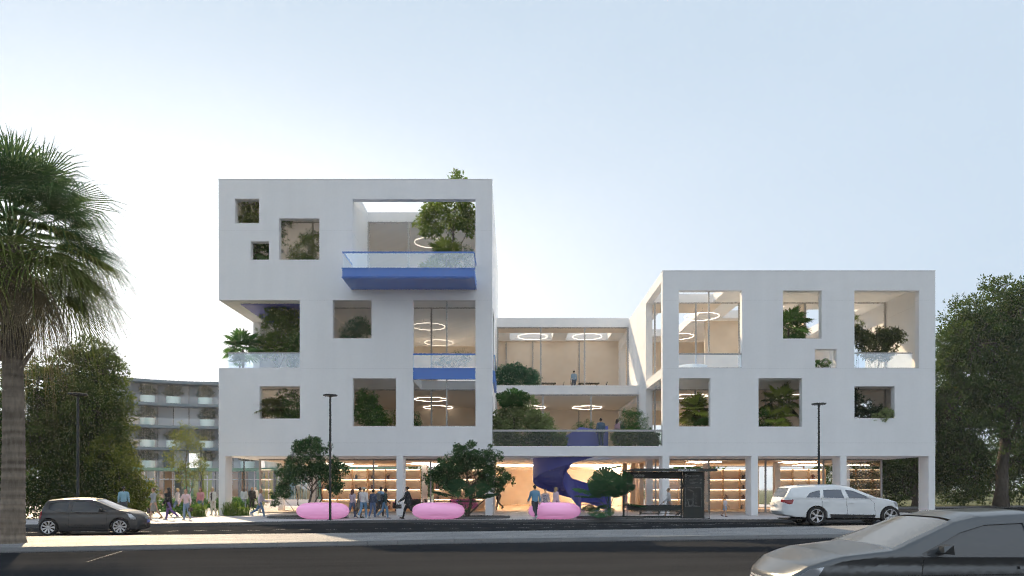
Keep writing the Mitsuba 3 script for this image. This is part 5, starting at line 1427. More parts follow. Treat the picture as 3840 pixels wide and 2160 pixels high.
suv = dict(glass='grey_car_glass', hw=.98, x0=-1.48, x1=3.62, belt=1.17, roof=1.66, tumble=.22, wb=3.0, R=.385, rim=.27, arch=.44, crown=.07, plan_pow=8,
           profile=[(-.90, .34), (-1.36, .43), (-1.475, .58), (-1.44, .72), (-1.41, 1.0), (-1.33, 1.14), (-1.10, 1.50), (-1.00, 1.575), (-.45, 1.625), (.20, 1.66), (1.05, 1.64), (1.50, 1.575), (2.45, 1.16), (3.00, 1.07), (3.38, .98), (3.56, .86), (3.62, .68), (3.60, .46), (3.45, .34), (2.9, .30), (.6, .30)],
           cabin=[(-1.02, 1.14), (-.86, 1.46), (-.45, 1.54), (.2, 1.575), (1.0, 1.56), (1.45, 1.49), (2.15, 1.18), (1.9, .7), (1.0, .55), (-.8, .60)],
           windows=[[(-.44, 1.175), (-.26, 1.37), (.0, 1.455), (.17, 1.485), (.12, 1.165)], [(.30, 1.50), (1.02, 1.515), (1.10, 1.145), (.26, 1.155)], [(1.18, 1.51), (1.50, 1.46), (2.02, 1.22), (2.10, 1.125), (1.30, 1.135)]],
           screens=[[(1.52, 1.70), (1.46, 1.48), (2.32, 1.10), (2.50, 1.22)], [(-1.40, 1.20), (-1.16, 1.58), (-.90, 1.46), (-1.10, 1.10)]],
           screen_lines=[((1.52, 1.566), (2.43, 1.163)), ((-1.325, 1.155), (-1.11, 1.492))],
           headlights=[[(3.22, .98), (3.44, .96), (3.585, .84), (3.56, .78), (3.36, .80)]], taillights=[[(-1.40, 1.06), (-.95, 1.08), (-1.04, .90), (-1.20, .88), (-1.42, .96)]],
           trims=[[(.52, .46), (2.38, .43), (2.34, .31), (.56, .30)]],
           seams=[[(.20, 1.15), (.22, .46)], [(1.18, 1.13), (1.24, .44)], [(2.14, 1.10), (2.33, .95), (2.36, .44)]], handles=[(.40, .99), (1.42, .95)], mirror=(2.02, 1.12),
           front=([3.55, 3.60, 3.62, 3.60, 3.55, 3.48], [.4, .5, .66, .75, .85, .95]),
           front_bits=[('grille', -.30, .30, .52, .88, BLACKG), ('number_plate', -.26, .26, .55, .66, paint((.7, .7, .68), .5))],
           rear_plate=(-1.475, .80), seats=[(1.35, .62), (.45, .62), (-.35, .66)], wheel_pos=(1.78, 1.10), spokes=5, twin=True, rails=[[(-.7, 1.60), (0, 1.645), (.8, 1.65), (1.3, 1.60)]])
sedan = dict(glass='smoked_car_glass', hw=.90, x0=-1.0, x1=3.50, belt=1.0, roof=1.50, tumble=.26, wb=2.65, R=.325, rim=.24, arch=.37, crown=.06, plan_pow=7,
             profile=[(-.60, .24), (-.92, .36), (-.99, .55), (-.94, .92), (-.86, 1.04), (-.50, 1.30), (-.20, 1.44), (.45, 1.50), (1.05, 1.47), (1.35, 1.40), (2.12, 1.06), (2.70, .985), (3.14, .86), (3.40, .70), (3.48, .52), (3.46, .32), (3.30, .22), (2.6, .2), (.5, .2)],
             cabin=[(-.45, 1.0), (-.2, 1.30), (.45, 1.41), (1.0, 1.39), (1.30, 1.32), (1.88, 1.04), (1.7, .6), (1.0, .42), (-.2, .5)],
             windows=[[(-.36, 1.07), (-.16, 1.27), (.36, 1.385), (.42, .98), (-.2, .99)], [(.54, 1.40), (1.0, 1.375), (1.32, 1.28), (1.82, 1.03), (1.80, .985), (.52, .985)]],
             screens=[[(1.36, 1.54), (1.30, 1.32), (2.0, 1.0), (2.16, 1.12)], [(-.84, 1.10), (-.46, 1.40), (-.28, 1.26), (-.62, .98)]],
             screen_lines=[((1.37, 1.392), (2.10, 1.068)), ((-.83, 1.06), (-.50, 1.295))],
             headlights=[[(2.95, .86), (3.16, .82), (3.40, .66), (3.38, .58), (3.10, .66)]], taillights=[[(-.98, .82), (-.70, .92), (-.70, .80), (-.97, .72)]],
             seams=[[(.46, .98), (.48, .32), (1.78, .28)], [(1.80, .96), (1.86, .50)], [(-.35, .80), (2.9, .74)]], handles=[(.62, .86)], mirror=(1.55, .99),
             front=([3.42, 3.47, 3.48, 3.46, 3.40, 3.30], [.25, .38, .50, .56, .68, .78]),
             front_bits=[('grille', -.42, .42, .56, .70, BLACKG), ('grille_bar', -.42, .42, .565, .70, ALLOY), ('number_plate', -.26, .26, .41, .52, paint((.7, .7, .68), .5)), ('lower_grille', -.5, .5, .27, .38, BLACKG)],
             rear_plate=(-.985, .62), seats=[(.95, .46), (.1, .5)], wheel_pos=(1.45, .95), spokes=7, twin=True)
hd = 10.5
place(make_car(hatch, car_paint('graphite_paint', (.052, .052, .055), .32, .35)), 'parked_car', 'dark grey three door hatchback on the road behind the palm', 'car', at(-17.5, 28.25, -.14, hd, 1.065))
place(make_car(suv, car_paint('white_paint', (.70, .72, .73), .28)), 'parked_car', 'white estate car with roof rails in front of the right block', 'car', at(14.72, 36.55, -.14, 0, 1.19))
place(make_car(sedan, car_paint('dusk_paint', (.10, .108, .115), .2, .75, 1.0)), 'passing_car', 'grey car cut off by the right edge of the picture on the near road', 'car', at(6.55, 9.35, -.14, 180, 1.0))
# ---------------------------------------------------------------- people
SKIN = [(.50, .30, .20), (.42, .24, .15), (.16, .085, .05), (.30, .17, .10)]
_ICO = trimesh.creation.icosphere(1).vertices
_ICO0 = trimesh.creation.icosphere(0).vertices


def cap(a, ra, b, rb, fine=True):
    S_ = _ICO if fine else _ICO0
    return m3.Manifold.hull_points(np.vstack([np.asarray(a) + S_ * ra, np.asarray(b) + S_ * rb]))


def ell(c, r):
    return m3.Manifold.hull_points(np.asarray(c) + trimesh.creation.icosphere(2).vertices * np.asarray(r))


def union(ms):
    return m3.Manifold.batch_boolean(ms, m3.OpType.Add)


def soft(m, ln=.04, it=4):
    t = mesh_of(m.refine_to_length(ln))
    t = trimesh.Trimesh(t.vertices, t.faces, process=False)
    trimesh.smoothing.filter_taubin(t, iterations=it)
    return t


def person(label, x, y, heading, h=1.72, step=.0, swing=None, top=(.5, .5, .5), legs=(.1, .15, .25), skin=0, hair=(.05, .03, .02), hairlen='short', skirt=None, coat=None, coat_c=None, sleeves=True, bag=None, bag_c=(.05, .05, .05),
           shoes=(.4, .4, .4), arms=None, z=0.0, slim=1.0, pack=None, sit=False, head_turn=0.0, stripes=None, heels=False, group=None):
    """A standing or walking figure facing +y before its heading turn; every limb hangs from one skeleton."""
    p = Proto()
    sk = paint(SKIN[skin], .55)
    w = slim
    sw = step if swing is None else swing
    hipz = .92
    J = {}
    lean = .03 * (1 if step else 0)
    for s, n in ((-1, 'L'), (1, 'R')):
        ph = step * s
        th, kn = math.radians(26 * ph), math.radians(8 + (34 if ph < 0 else 4) * abs(ph))
        if sit: th, kn = math.radians(84), math.radians(86)
        hip = np.array([.092 * s * w, 0, hipz])
        knee = hip + .42 * np.array([0, math.sin(th), -math.cos(th)])
        ank = knee + .41 * np.array([0, math.sin(th - kn), -math.cos(th - kn)])
        fa = th - kn * .6 if ph < 0 else th * .4
        toe = ank + np.array([.02 * s, .155 * math.cos(fa * .8), -.055 + .13 * math.sin(fa * .9)])
        heel = ank + np.array([0, -.045, -.055])
        J[n] = (hip, knee, ank, toe, heel)
        aw = math.radians(-24 * sw * s) if arms is None else math.radians(arms[0 if s < 0 else 1][0])
        ab = math.radians(9) if arms is None else math.radians(arms[0 if s < 0 else 1][1])
        eb = math.radians(22 + 10 * abs(sw)) if arms is None else math.radians(arms[0 if s < 0 else 1][2])
        sh = np.array([.185 * s * w, lean, 1.40])
        el = sh + .285 * np.array([s * math.sin(ab), math.sin(aw) * math.cos(ab), -math.cos(aw) * math.cos(ab)])
        wr = el + .255 * np.array([s * math.sin(ab) * .4, math.sin(aw + eb), -math.cos(aw + eb)])
        J['a' + n] = (sh, el, wr, unit(wr - el))
    low = min(min(J[n][3][2], J[n][4][2]) for n in 'LR') - .03
    neck, head = np.array([0, lean, 1.47]), np.array([0, lean + .02, 1.62])
    pelvis, waist, chest = np.array([0, 0, .95]), np.array([0, lean * .5, 1.10]), np.array([0, lean, 1.30])

    def torso(d):
        return [m3.Manifold.hull_points(np.vstack([pelvis + _ICO * np.array([.155 * w + d, .105 + d, .10 + d]), waist + _ICO * np.array([.135 * w + d, .098 + d, .08 + d])])),
                m3.Manifold.hull_points(np.vstack([waist + _ICO * np.array([.135 * w + d, .098 + d, .08 + d]), chest + _ICO * np.array([.165 * w + d, .112 + d, .10 + d])])),
                m3.Manifold.hull_points(np.vstack([chest + _ICO * np.array([.165 * w + d, .112 + d, .10 + d]), np.array([-.145 * w, lean, 1.405]) + _ICO * (.052 + d), np.array([.145 * w, lean, 1.405]) + _ICO * (.052 + d), neck - [0, 0, .03] + _ICO * (.055 + d)]))]

    def arm(n, d, upto=1.0):
        sh, el, wr, f = J['a' + n]
        e2 = el + (wr - el) * upto
        return [cap(sh, .056 + d, el, .043 + d), cap(el, .043 + d, e2, .032 + d * 1.2)]

    def leg(n, d):
        hip, knee, ank, toe, heel = J[n]
        calf = knee + (ank - knee) * .3 + np.array([0, -.012, 0])
        return [cap(hip, .088 * (.9 + .1 * w) + d, knee, .057 + d), cap(knee, .057 + d, calf, .056 + d), cap(calf, .056 + d, ank, .038 + d)]

    # body: one continuous surface with face, ears and five-fingered hands
    B_ = torso(0)
    hands = []
    for n, s in (('L', -1), ('R', 1)):
        B_ += arm(n, 0) + leg(n, 0)
        hip, knee, ank, toe, heel = J[n]
        B_ += [cap(ank, .036, toe, .028, False), cap(heel, .03, toe, .028, False)]
        sh, el, wr, f = J['a' + n]
        side = unit(np.cross(f, [1.0, 0, 0])) * -1
        if side[1] < 0: side = -side
        palm = wr + f * .075
        B_ += [cap(wr, .030, wr + f * .03, .031, False), m3.Manifold.hull_points(np.vstack([q + _ICO0 * np.array([.016, .016, .016]) for q in (wr + f * .02 + side * .022, wr + f * .02 - side * .022, palm + side * .032, palm - side * .030)]))]
        for k in range(4):
            o = side * (.030 - .020 * k); ln = (.052, .060, .056, .043)[k]
            a0 = palm + o; a1 = a0 + f * ln * .55; a2 = a1 + unit(f + np.array([-s * .6, 0, 0])) * ln * .5
            hands += [cap(a0, .0095, a1, .009, False), cap(a1, .009, a2, .0075, False)]
        t0 = wr + f * .03 + side * .026; t1 = t0 + unit(f * .7 + side * .8) * .035
        hands += [cap(t0, .012, t1, .0105, False), cap(t1, .0105, t1 + unit(f + side * .25) * .028, .0085, False)]
    ct, st = math.cos(head_turn), math.sin(head_turn)
    hr = lambda q: head + np.array([q[0] * ct - q[1] * st, q[0] * st + q[1] * ct, q[2]])
    H = [cap(neck - [0, 0, .04], .056, head - [0, .01, .06], .050), ell(head + [0, -.008, .02], (.076, .094, .098)),
         m3.Manifold.hull_points(np.vstack([hr((0, .028, -.055)) + _ICO * np.array([.055, .058, .05]), hr((0, .055, -.088)) + _ICO0 * .022, hr((0, .02, .0)) + _ICO * np.array([.070, .075, .06])])),
         m3.Manifold.hull_points(np.array([hr((0, .088, .012)), hr((-.016, .086, -.034)), hr((.016, .086, -.034)), hr((0, .114, -.030)), hr((0, .07, -.04)), hr((0, .07, .02))])),
         cap(hr((-.022, .084, -.064)), .0085, hr((.022, .084, -.064)), .0085, False)]
    for s in (-1, 1):
        H.append(m3.Manifold.hull_points(hr((s * .078, -.004, -.005)) + _ICO0 * np.array([.010, .018, .030])))
        H.append(cap(hr((s * .016, .080, .022)), .009, hr((s * .05, .070, .022)), .009, False))
    body = soft(union(B_ + H + hands), .05, 3)
    fix = np.array([0, 0, -low])
    sc = h / (1.725 - low)

    def put(name, m, mat, smooth=40, **k):
        m = mesh_of(m); m = trimesh.Trimesh((np.asarray(m.vertices) + fix) * sc, m.faces, process=False)
        p.add(name, m, mat, smooth, **k)

    put('body', body, sk, True)
    for s in (-1, 1):
        put('eye', m3.Manifold.hull_points(hr((s * .033, .078, .004)) + _ICO0 * np.array([.012, .007, .0075])), paint((.02, .018, .016), .2))
    # hair
    hm = ell(head + [0, -.014, .032], (.087, .100, .098))
    face = m3.Manifold.hull_points(np.array([hr((sx * .070, yy, zz)) for sx in (-1, 1) for yy, zz in ((.028, -.16), (.02, .055), (.2, -.16), (.2, .07))]))
    low_cut = m3.Manifold.cube([.4, .4, .2]).translate([-.2, -.2, -.2]).translate(head + np.array([0, 0, -.045]))
    hp = [hm - face - low_cut]
    if hairlen == 'long':
        hp += [m3.Manifold.hull_points(np.vstack([hr((s * .052, -.055, .03)) + _ICO * .046 for s in (-1, 1)] + [hr((s * .06, -.075, -.20)) + _ICO0 * .035 for s in (-1, 1)]))]
        hp += [cap(hr((s * .078, -.02, .03)), .026, hr((s * .078, -.01, -.17)), .02) for s in (-1, 1)]
    if hairlen == 'bun': hp += [ell(hr((0, -.105, .065)), (.042, .042, .042))]
    if hairlen == 'tail': hp += [cap(hr((0, -.10, .04)), .032, hr((.0, -.12, -.16)), .018)]
    if hairlen == 'bob': hp += [cap(hr((s * .066, -.03, .02)), .040, hr((s * .070, -.02, -.09)), .03) for s in (-1, 1)] + [cap(hr((0, -.07, 0)), .06, hr((0, -.065, -.09)), .045)]
    if hairlen == 'hat':
        hp = [hm - face - low_cut]
        put('hat', union([ell(head + [0, -.01, .055], (.098, .108, .082)), ell(head + [0, -.01, .045], (.150, .160, .012))]), paint((.42, .40, .34), .9))
    put('hair', soft(union(hp), .03, 2), paint(hair, .5, 0, .4, 0))
    # clothes
    bottom = .93 if not coat else {'hip': .86, 'knee': .52, 'thigh': .70}[coat]
    T_ = torso(.014)
    cut = m3.Manifold.cube([2, 2, 1]).translate([-1, -1, .90 - 1.0])
    for n in 'LR': T_ += arm(n, .013, .92 if sleeves else .0)[: (2 if sleeves else 1)]
    necknotch = cap(neck + [0, .03, .01], .058, neck + [0, .03, .2], .06)
    tm = union(T_) - cut - necknotch
    put('top', soft(tm, .05, 3), paint(top, .85))
    if stripes:
        for k in range(5):
            zc = 1.0 + .08 * k
            put('stripe', (union(torso(.0175)) ^ m3.Manifold.cube([1, 1, .022]).translate([-.5, -.5, zc])), paint(stripes, .85))
    if coat:
        cc = paint(coat_c or top, .85)
        C_ = torso(.028)[1:] + [m3.Manifold.hull_points(np.vstack([waist + _ICO * np.array([.165 * w, .13, .05]), np.array([0, 0, bottom]) + _ICO * np.array([.20 * w, .16 + .06 * abs(step), .03])]))]
        for n in 'LR': C_ += arm(n, .026, .94)
        cm = union(C_) - m3.Manifold.cube([2, 2, 1]).translate([-1, -1, bottom - .01 - 1]) - necknotch
        front = m3.Manifold.hull_points(np.array([(-.035, .02, .4), (.035, .02, .4), (-.035, .5, .4), (.035, .5, .4), (-.06, .02, 1.44), (.06, .02, 1.44), (-.06, .5, 1.44), (.06, .5, 1.44)]))
        put('coat', soft(cm - front, .05, 3), cc)
    if skirt:
        sl = .50 if skirt == 'long' else .60
        km = m3.Manifold.hull_points(np.vstack([pelvis + [0, 0, .03] + _ICO * np.array([.165 * w, .125, .08]), np.array([0, 0, sl]) + _ICO * np.array([.19 * w, .15 + .05 * abs(step), .02])]))
        put('skirt', km - m3.Manifold.cube([2, 2, 1]).translate([-1, -1, sl - 1]), paint(legs, .85))
    else:
        L_ = [m3.Manifold.hull_points(pelvis - [0, 0, .015] + _ICO * np.array([.163 * w, .118, .105]))]
        for n in 'LR': L_ += leg(n, .012)
        put('trousers', soft(union(L_) - m3.Manifold.cube([2, 2, 1]).translate([-1, -1, 1.0]), .06, 3), paint(legs, .85))
    for n in 'LR':
        hip, knee, ank, toe, heel = J[n]
        hh = -.01 if not heels else -.012
        put('shoe', union([cap(ank + [0, 0, -.02], .047, toe + [0, .008, 0], .034), cap(heel, .040, toe, .036)]), paint(shoes, .5))
    if bag:
        n = 'R' if bag.endswith('right') else 'L'
        wr = J['a' + n][2] + J['a' + n][3] * .09
        bw, bh = (.19, .30) if bag.startswith('big') else (.15, .22)
        bm = rbox(wr[0] - .05, wr[0] + .05, wr[1] - bw, wr[1] + bw, wr[2] - .13 - bh, wr[2] - .13, .015)
        hd_ = tube([wr + [0, -bw * .5, -.13], wr + [0, -bw * .4, -.02], wr + [0, 0, .0], wr + [0, bw * .4, -.02], wr + [0, bw * .5, -.13]], .009, 6)
        put('bag', join([bm, hd_]), paint(bag_c, .6))
    if pack:
        put('backpack', soft(union([m3.Manifold.hull_points(np.vstack([np.array([sx * .11, lean - .19, zz]) + _ICO0 * np.array([.04, .06, .05]) for sx in (-1, 1) for zz in (1.05, 1.34)])), cap((-.11, lean - .13, 1.40), .018, (-.11, lean + .11, 1.36), .018, False), cap((.11, lean - .13, 1.40), .018, (.11, lean + .11, 1.36), .018, False)]), .06, 2), paint(pack, .8))
    return place(p, 'person', label, 'person', at(x, y, z, heading), group)


DENIM, NAVYJ, BLK, CREAM = (.12, .19, .30), (.06, .09, .16), (.012, .012, .014), (.62, .57, .50)
BLOND, BROWN, DKHAIR = (.42, .30, .15), (.10, .05, .025), (.018, .014, .012)
# heading 0 looks away from the street, 180 looks at it, 90 to the left, -90 to the right
person('man in a pale blue shirt with dark hair behind the bonnet of the dark car', -20.6, 38.9, 20, 1.74, 0, top=(.22, .38, .45), legs=(.06, .07, .09), skin=2, hair=DKHAIR)
person('woman in patterned top with a large dark bag right of the dark car', -18.65, 38.2, 150, 1.66, .6, top=(.30, .31, .31), legs=(.25, .23, .20), skirt='long', hair=BROWN, hairlen='bun', bag='big right', bag_c=(.075, .055, .06), shoes=(.30, .20, .12), slim=.9)
person('woman in a long black coat and purple leggings with a hand at her face', -17.85, 38.2, 95, 1.68, .7, top=(.55, .52, .55), legs=(.13, .08, .22), coat='thigh', coat_c=BLK, hair=DKHAIR, hairlen='long', shoes=(.42, .40, .38), slim=.88, arms=((10, 8, 20), (35, 8, 125)))
person('woman in white sweater and jeans striding away, blonde bun', -21.0, 46, -40, 1.66, .95, top=(.66, .60, .60), legs=DENIM, hair=BLOND, hairlen='bun', shoes=(.6, .6, .6), slim=.88)
person('woman in pale pink sweater and light jeans facing the street with arms out', -16.97, 38.2, 170, 1.60, .35, top=(.66, .48, .49), legs=(.20, .28, .38), hair=(.25, .13, .07), hairlen='bob', shoes=(.45, .42, .40), slim=.92, arms=((8, 32, 18), (8, 24, 18)), bag='small left', bag_c=(.05, .035, .03))
person('woman in rose blouse and jeans with long brown hair left of the column', -19.1, 45, 175, 1.68, .3, top=(.58, .26, .28), legs=(.10, .20, .27), hair=(.16, .07, .035), hairlen='long', slim=.9, bag='small left', bag_c=(.07, .05, .05))
person('blonde woman in white trouser suit over a dark top left of the column', -18.35, 45, 160, 1.69, .2, top=(.05, .05, .05), legs=(.60, .58, .53), coat='hip', coat_c=(.64, .61, .55), hair=BLOND, hairlen='bob', slim=.93)
person('woman in loose pale denim shirt seen from behind right of the column', -21.2, 58, 10, 1.70, .4, top=(.36, .43, .48), legs=(.14, .20, .28), coat='hip', coat_c=(.36, .43, .48), hair=(.06, .04, .03), hairlen='long', slim=.95)
person('person in black suit walking away right of the column', -20.0, 56.4, 0, 1.75, .3, top=BLK, legs=(.02, .02, .022), coat='hip', coat_c=(.018, .018, .02), hair=(.30, .16, .08), hairlen='short', shoes=BLK, bag='small right', bag_c=(.5, .5, .48))
person('far person in white jacket beyond the black suit', -24.5, 70, 0, 1.80, .2, top=(.62, .58, .52), legs=(.5, .48, .44), hair=BLOND)
person('woman in pale lilac top and jeans striding at the edge of the first planting bed', -14.05, 40.9, -75, 1.60, .9, top=(.56, .50, .56), legs=(.10, .18, .28), hair=(.30, .17, .09), hairlen='bob', shoes=(.6, .6, .6), slim=.88)
GA = 'group of walkers between the first two pink seats'
person('woman in mauve top with long brown hair, leftmost of the group by the glass', -8.82, 40.5, -25, 1.60, .6, top=(.40, .34, .37), legs=(.09, .13, .20), hair=(.09, .04, .03), hairlen='long', shoes=(.45, .42, .42), slim=.86, bag='small right', bag_c=(.09, .07, .05), group=GA)
person('woman in long olive grey coat with dark bun in the group by the glass', -8.57, 41.2, -60, 1.70, .3, top=(.22, .20, .17), legs=(.20, .17, .14), coat='knee', coat_c=(.20, .19, .16), hair=DKHAIR, hairlen='bun', shoes=(.04, .035, .03), slim=.88, group=GA)
person('person in white sweater, jeans and pale hat seen from behind in the group', -7.98, 39.4, -10, 1.70, .7, top=(.60, .56, .55), legs=(.13, .24, .36), hair=(.25, .2, .12), hairlen='hat', shoes=(.6, .6, .6), slim=1.0, group=GA)
person('person in dark blue jacket and blue jeans behind the white sweater', -7.7, 40.6, -20, 1.58, .4, top=(.05, .07, .12), legs=(.10, .15, .26), hair=DKHAIR, skin=3, slim=.95, group=GA)
person('man in light blue jacket with a grey backpack', -7.5, 41.8, -35, 1.74, .5, top=(.20, .33, .46), legs=(.05, .05, .055), hair=DKHAIR, pack=(.16, .155, .15), shoes=(.3, .28, .26), group=GA)
person('man in dark green jacket and jeans with a dark backpack', -6.9, 39.8, -70, 1.66, .6, top=(.025, .05, .05), legs=(.13, .23, .34), hair=DKHAIR, skin=2, pack=(.03, .035, .045), shoes=(.3, .27, .27), group=GA)
person('man in black suit striding left before the second column', -5.62, 39.6, 85, 1.74, 1.0, top=(.35, .35, .36), legs=(.02, .025, .026), coat='hip', coat_c=(.02, .026, .028), hair=DKHAIR, shoes=BLK, bag='small left', bag_c=(.02, .02, .02))
person('dark figure walking deep in the open passage', -1.08, 57.4, 60, 1.66, .8, top=(.02, .018, .015), legs=(.02, .02, .02), coat='hip', coat_c=(.02, .018, .015), hair=DKHAIR, skin=3, shoes=BLK)
person('man in blue shirt and grey trousers walking in front of the rightmost pink seat', 1.22, 38.75, 20, 1.80, .7, top=(.13, .28, .42), legs=(.055, .06, .07), hair=DKHAIR, shoes=(.55, .6, .62), slim=1.05)
person('woman in striped top behind the rightmost pink seat, facing the street', 1.89, 41.5, 180, 1.62, 0, top=(.38, .36, .38), legs=(.08, .1, .14), stripes=(.10, .11, .14), hair=DKHAIR, hairlen='tail', slim=.92)
person('blonde woman in pale pink jacket behind the rightmost pink seat', 2.46, 41.5, -60, 1.72, .2, top=(.58, .46, .50), legs=(.28, .16, .22), coat='hip', coat_c=(.60, .48, .52), hair=(.36, .25, .13), hairlen='long', slim=.9)
person('woman in white blouse and boots walking behind the bus shelter with a bag', 9.0, 42.0, 88, 1.66, .8, top=(.52, .53, .55), legs=(.32, .31, .32), skirt='long', hair=(.14, .09, .06), hairlen='bun', bag='big left', bag_c=(.05, .06, .07), shoes=(.10, .09, .09), slim=.88)
person('small girl in white top and blue skirt between the bus shelter and the white car', 12.42, 42.8, -130, 1.12, .5, top=(.55, .5, .53), legs=(.22, .32, .45), skirt='short', hair=BROWN, hairlen='tail', shoes=(.14, .08, .10), sleeves=False)
person('man in blue grey suit standing on the middle terrace', 5.54, 45.75, 10, 1.76, 0, top=(.3, .3, .32), legs=(.06, .09, .14), coat='hip', coat_c=(.06, .10, .15), hair=DKHAIR, z=L1)
person('woman with long dark hair and pink top on the middle terrace', 6.58, 45.8, -60, 1.72, 0, top=(.36, .22, .26), legs=(.05, .05, .07), hair=(.03, .018, .015), hairlen='long', slim=.88, z=L1)
person('grey haired person in dark blue beside the woman on the middle terrace', 6.95, 46.9, -20, 1.68, 0, top=(.08, .11, .16), legs=(.05, .06, .09), coat='hip', coat_c=(.08, .11, .16), hair=(.45, .43, .40), z=L1)
person('person in pale blue standing behind the glass of the recessed top storey', 5.0, 59.2, 15, 1.62, 0, top=(.20, .30, .40), legs=(.06, .08, .12), hair=DKHAIR, z=9.55)
# ---------------------------------------------------------------- furniture and shelves behind the glass
def bookcase(x0, x1, y, z0, z1, cols, rows, label, seed):
    rng = np.random.default_rng(seed)
    p = Proto()
    p.add('back_panel', box(x0, x1, y + .36, y + .38, z0, z1), 'warm_wall')
    for k in range(cols + 1):
        x = x0 + (x1 - x0) * k / cols
        p.add('upright', box(x - .02, x + .02, y, y + .359, z0, z1), 'oak')
    for r in range(rows + 1):
        z = z0 + (z1 - z0) * r / rows
        for k in range(cols):
            a, b = x0 + (x1 - x0) * k / cols + .021, x0 + (x1 - x0) * (k + 1) / cols - .021
            p.add('shelf', box(a, b, y + .004, y + .355, z - .018, z + .018), 'oak')
            if r < rows and rng.uniform() < .55:
                n = int(rng.integers(2, 6)); t = .05 + rng.uniform(0, .2)
                for q in range(n):
                    w, h = rng.uniform(.03, .06), rng.uniform(.22, .36)
                    if a + t + w > b: break
                    p.add('book', box(a + t, a + t + w, y + .08, y + .30, z + .019, z + .019 + h), paint([(.30, .26, .22), (.10, .10, .12), (.24, .10, .08), (.08, .13, .2), (.5, .46, .4)][int(rng.integers(5))], .7))
                    t += w + .004
    q = [box(x0 + .03, x1 - .03, y + .30, y + .33, z0 + (z1 - z0) * r / rows - .045, z0 + (z1 - z0) * r / rows - .022) for r in range(1, rows + 1)]
    d = mikit.ply(join(q), 'ring_casing'); d['emitter'] = glow((1, .80, .55), .6)
    p.reuse('light_strip', d)
    return place(p, 'bookcase', label, 'bookcase')


bookcase(-15.2, -11.6, 58.6, .03, 3.2, 3, 4, 'lit oak bookcase behind the leftmost small tree', 1)
bookcase(-11.3, -7.2, 57.5, .03, 3.2, 3, 4, 'lit oak bookcase behind the group of walkers', 2)
bookcase(-6.2, -2.2, 58.2, .03, 3.2, 3, 4, 'lit oak bookcase behind the second small tree', 3)
bookcase(10.4, 14.3, 57.0, .03, 3.2, 3, 4, 'lit oak bookcase behind the map panel of the bus shelter', 4)
bookcase(15.4, 19.4, 58.0, .03, 3.2, 3, 4, 'lit oak bookcase left of the white car', 5)
bookcase(20.8, 24.6, 57.5, .03, 3.2, 3, 4, 'lit oak bookcase behind the bonnet of the white car', 6)
p0 = Proto()


def table(x, y, z, label, w=1.7, d=.9, mat=BLACK):
    p = Proto()
    p.add('table_top', rbox(-w / 2, w / 2, -d / 2, d / 2, .72, .76, .01), mat)
    for sx in (-1, 1):
        for sy in (-1, 1):
            p.add('leg', tube([(sx * (w / 2 - .12), sy * (d / 2 - .1), 0), (sx * (w / 2 - .16), sy * (d / 2 - .14), .72)], [.018, .024], 8), mat)
    return place(p, 'table', label, 'table', at(x, y, z))


def chair(x, y, z, rz, label, mat):
    p = Proto()
    p.add('seat', rbox(-.24, .24, -.24, .24, .42, .48, .02), mat)
    v = [(sx * .23, yy, zz) for sx in (-1, 1) for yy, zz in ((.20, .44), (.25, .44), (.30, .88), (.33, .88))]
    p.add('backrest', m3.Manifold.hull_points(np.array(v)), mat)
    for sx in (-1, 1):
        for sy in (-1, 1):
            p.add('leg', tube([(sx * .24, sy * .24, 0), (sx * .18, sy * .18, .42)], [.011, .014], 6), BLACK)
    return place(p, 'chair', label, 'chair', at(x, y, z, rz), 'chairs behind the glass')


DGREY = paint((.05, .06, .065), .8)
table(2.75, 60.3, 9.55, 'dark table left of centre behind the recessed top glazing')
table(6.3, 60.3, 9.55, 'dark table right of centre behind the recessed top glazing')
for k, (x, rz) in enumerate(((1.6, 90), (3.95, -90), (5.15, 90), (7.5, -90))):
    chair(x, 60.3, 9.55, rz, ['dark chair left of the left table behind the recessed top glazing', 'dark chair right of the left table behind the recessed top glazing', 'dark chair left of the right table behind the recessed top glazing', 'dark chair right of the right table behind the recessed top glazing'][k], DGREY)


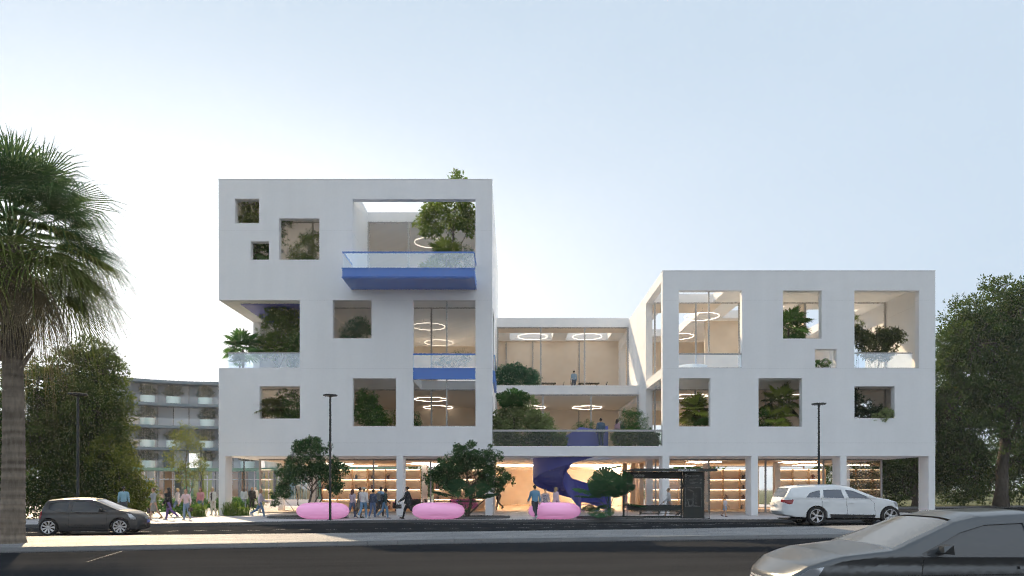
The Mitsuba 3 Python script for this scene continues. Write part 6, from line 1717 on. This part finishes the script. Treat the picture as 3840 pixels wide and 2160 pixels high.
def sofa(x, y, z, rz, label, mat, w=1.9):
    p = Proto()
    p.add('seat', rbox(-w / 2, w / 2, -.4, .4, .18, .44, .06), mat)
    p.add('backrest', rbox(-w / 2, w / 2, .26, .46, .40, .86, .06), mat)
    for s in (-1, 1):
        p.add('armrest', rbox(s * (w / 2 + .07) - .07, s * (w / 2 + .07) + .07, -.4, .46, .18, .62, .04), mat)
        for yy in (-.32, .36):
            p.add('leg', tube([(s * (w / 2 - .05), yy, 0), (s * (w / 2 - .1), yy * .9, .18)], .016, 6), BLACK)
    return place(p, 'sofa', label, 'sofa', at(x, y, z, rz))


PINKS = paint((.62, .16, .42), .8)
sofa(-10.2, 53.0, .02, 0, 'grey sofa behind the glass between the first seat and the group', paint((.13, .15, .16), .85))
sofa(-7.6, 53.6, .02, 10, 'dark sofa behind the glass beside the backpackers', DGREY)
sofa(-8.0, 55.6, .02, 0, 'pink sofa behind the glass left of the second column', PINKS, 1.7)
sofa(-3.6, 53.5, .02, 0, 'pink sofa behind the glass right of the second small tree', PINKS)
table(-5.0, 52.6, .02, 'dark table behind the glass above the middle pink seat', 1.5, .8)
chair(-5.9, 52.6, .02, 80, 'dark chair left of the table above the middle pink seat', DGREY)
chair(-4.0, 52.7, .02, -80, 'dark chair right of the table above the middle pink seat', DGREY)
# round white table in the glazed top opening of the right block
p = Proto()
p.add('table_top', cyl(0, 0, .42, .46, .95, 40), WHITE, 40)
p.add('pedestal', cyl(0, 0, 0, .42, .90, 40, .92), WHITE, 40)
place(p, 'round_table', 'round white drum table in the glazed top opening of the right block', 'table', at(11.6, 47.2, L2 + .004))
# ---------------------------------------------------------------- the air
scene['haze_air'] = {'type': 'homogeneous', 'albedo': {'type': 'rgb', 'value': [.86, .92, .97]}, 'sigma_t': 0.0003, 'phase': {'type': 'hg', 'g': 0.4}}
scene['haze'] = {'type': 'cube', 'to_world': T().translate([0, 700, 20]) @ T().scale([760, 860, 22.5]), 'bsdf': {'type': 'null'}, 'interior': {'type': 'ref', 'id': 'haze_air'}}
scene['camera']['medium'] = {'type': 'ref', 'id': 'haze_air'}
labels['haze'] = {'label': 'thin sunlit haze in the air over the plaza', 'kind': 'stuff'}
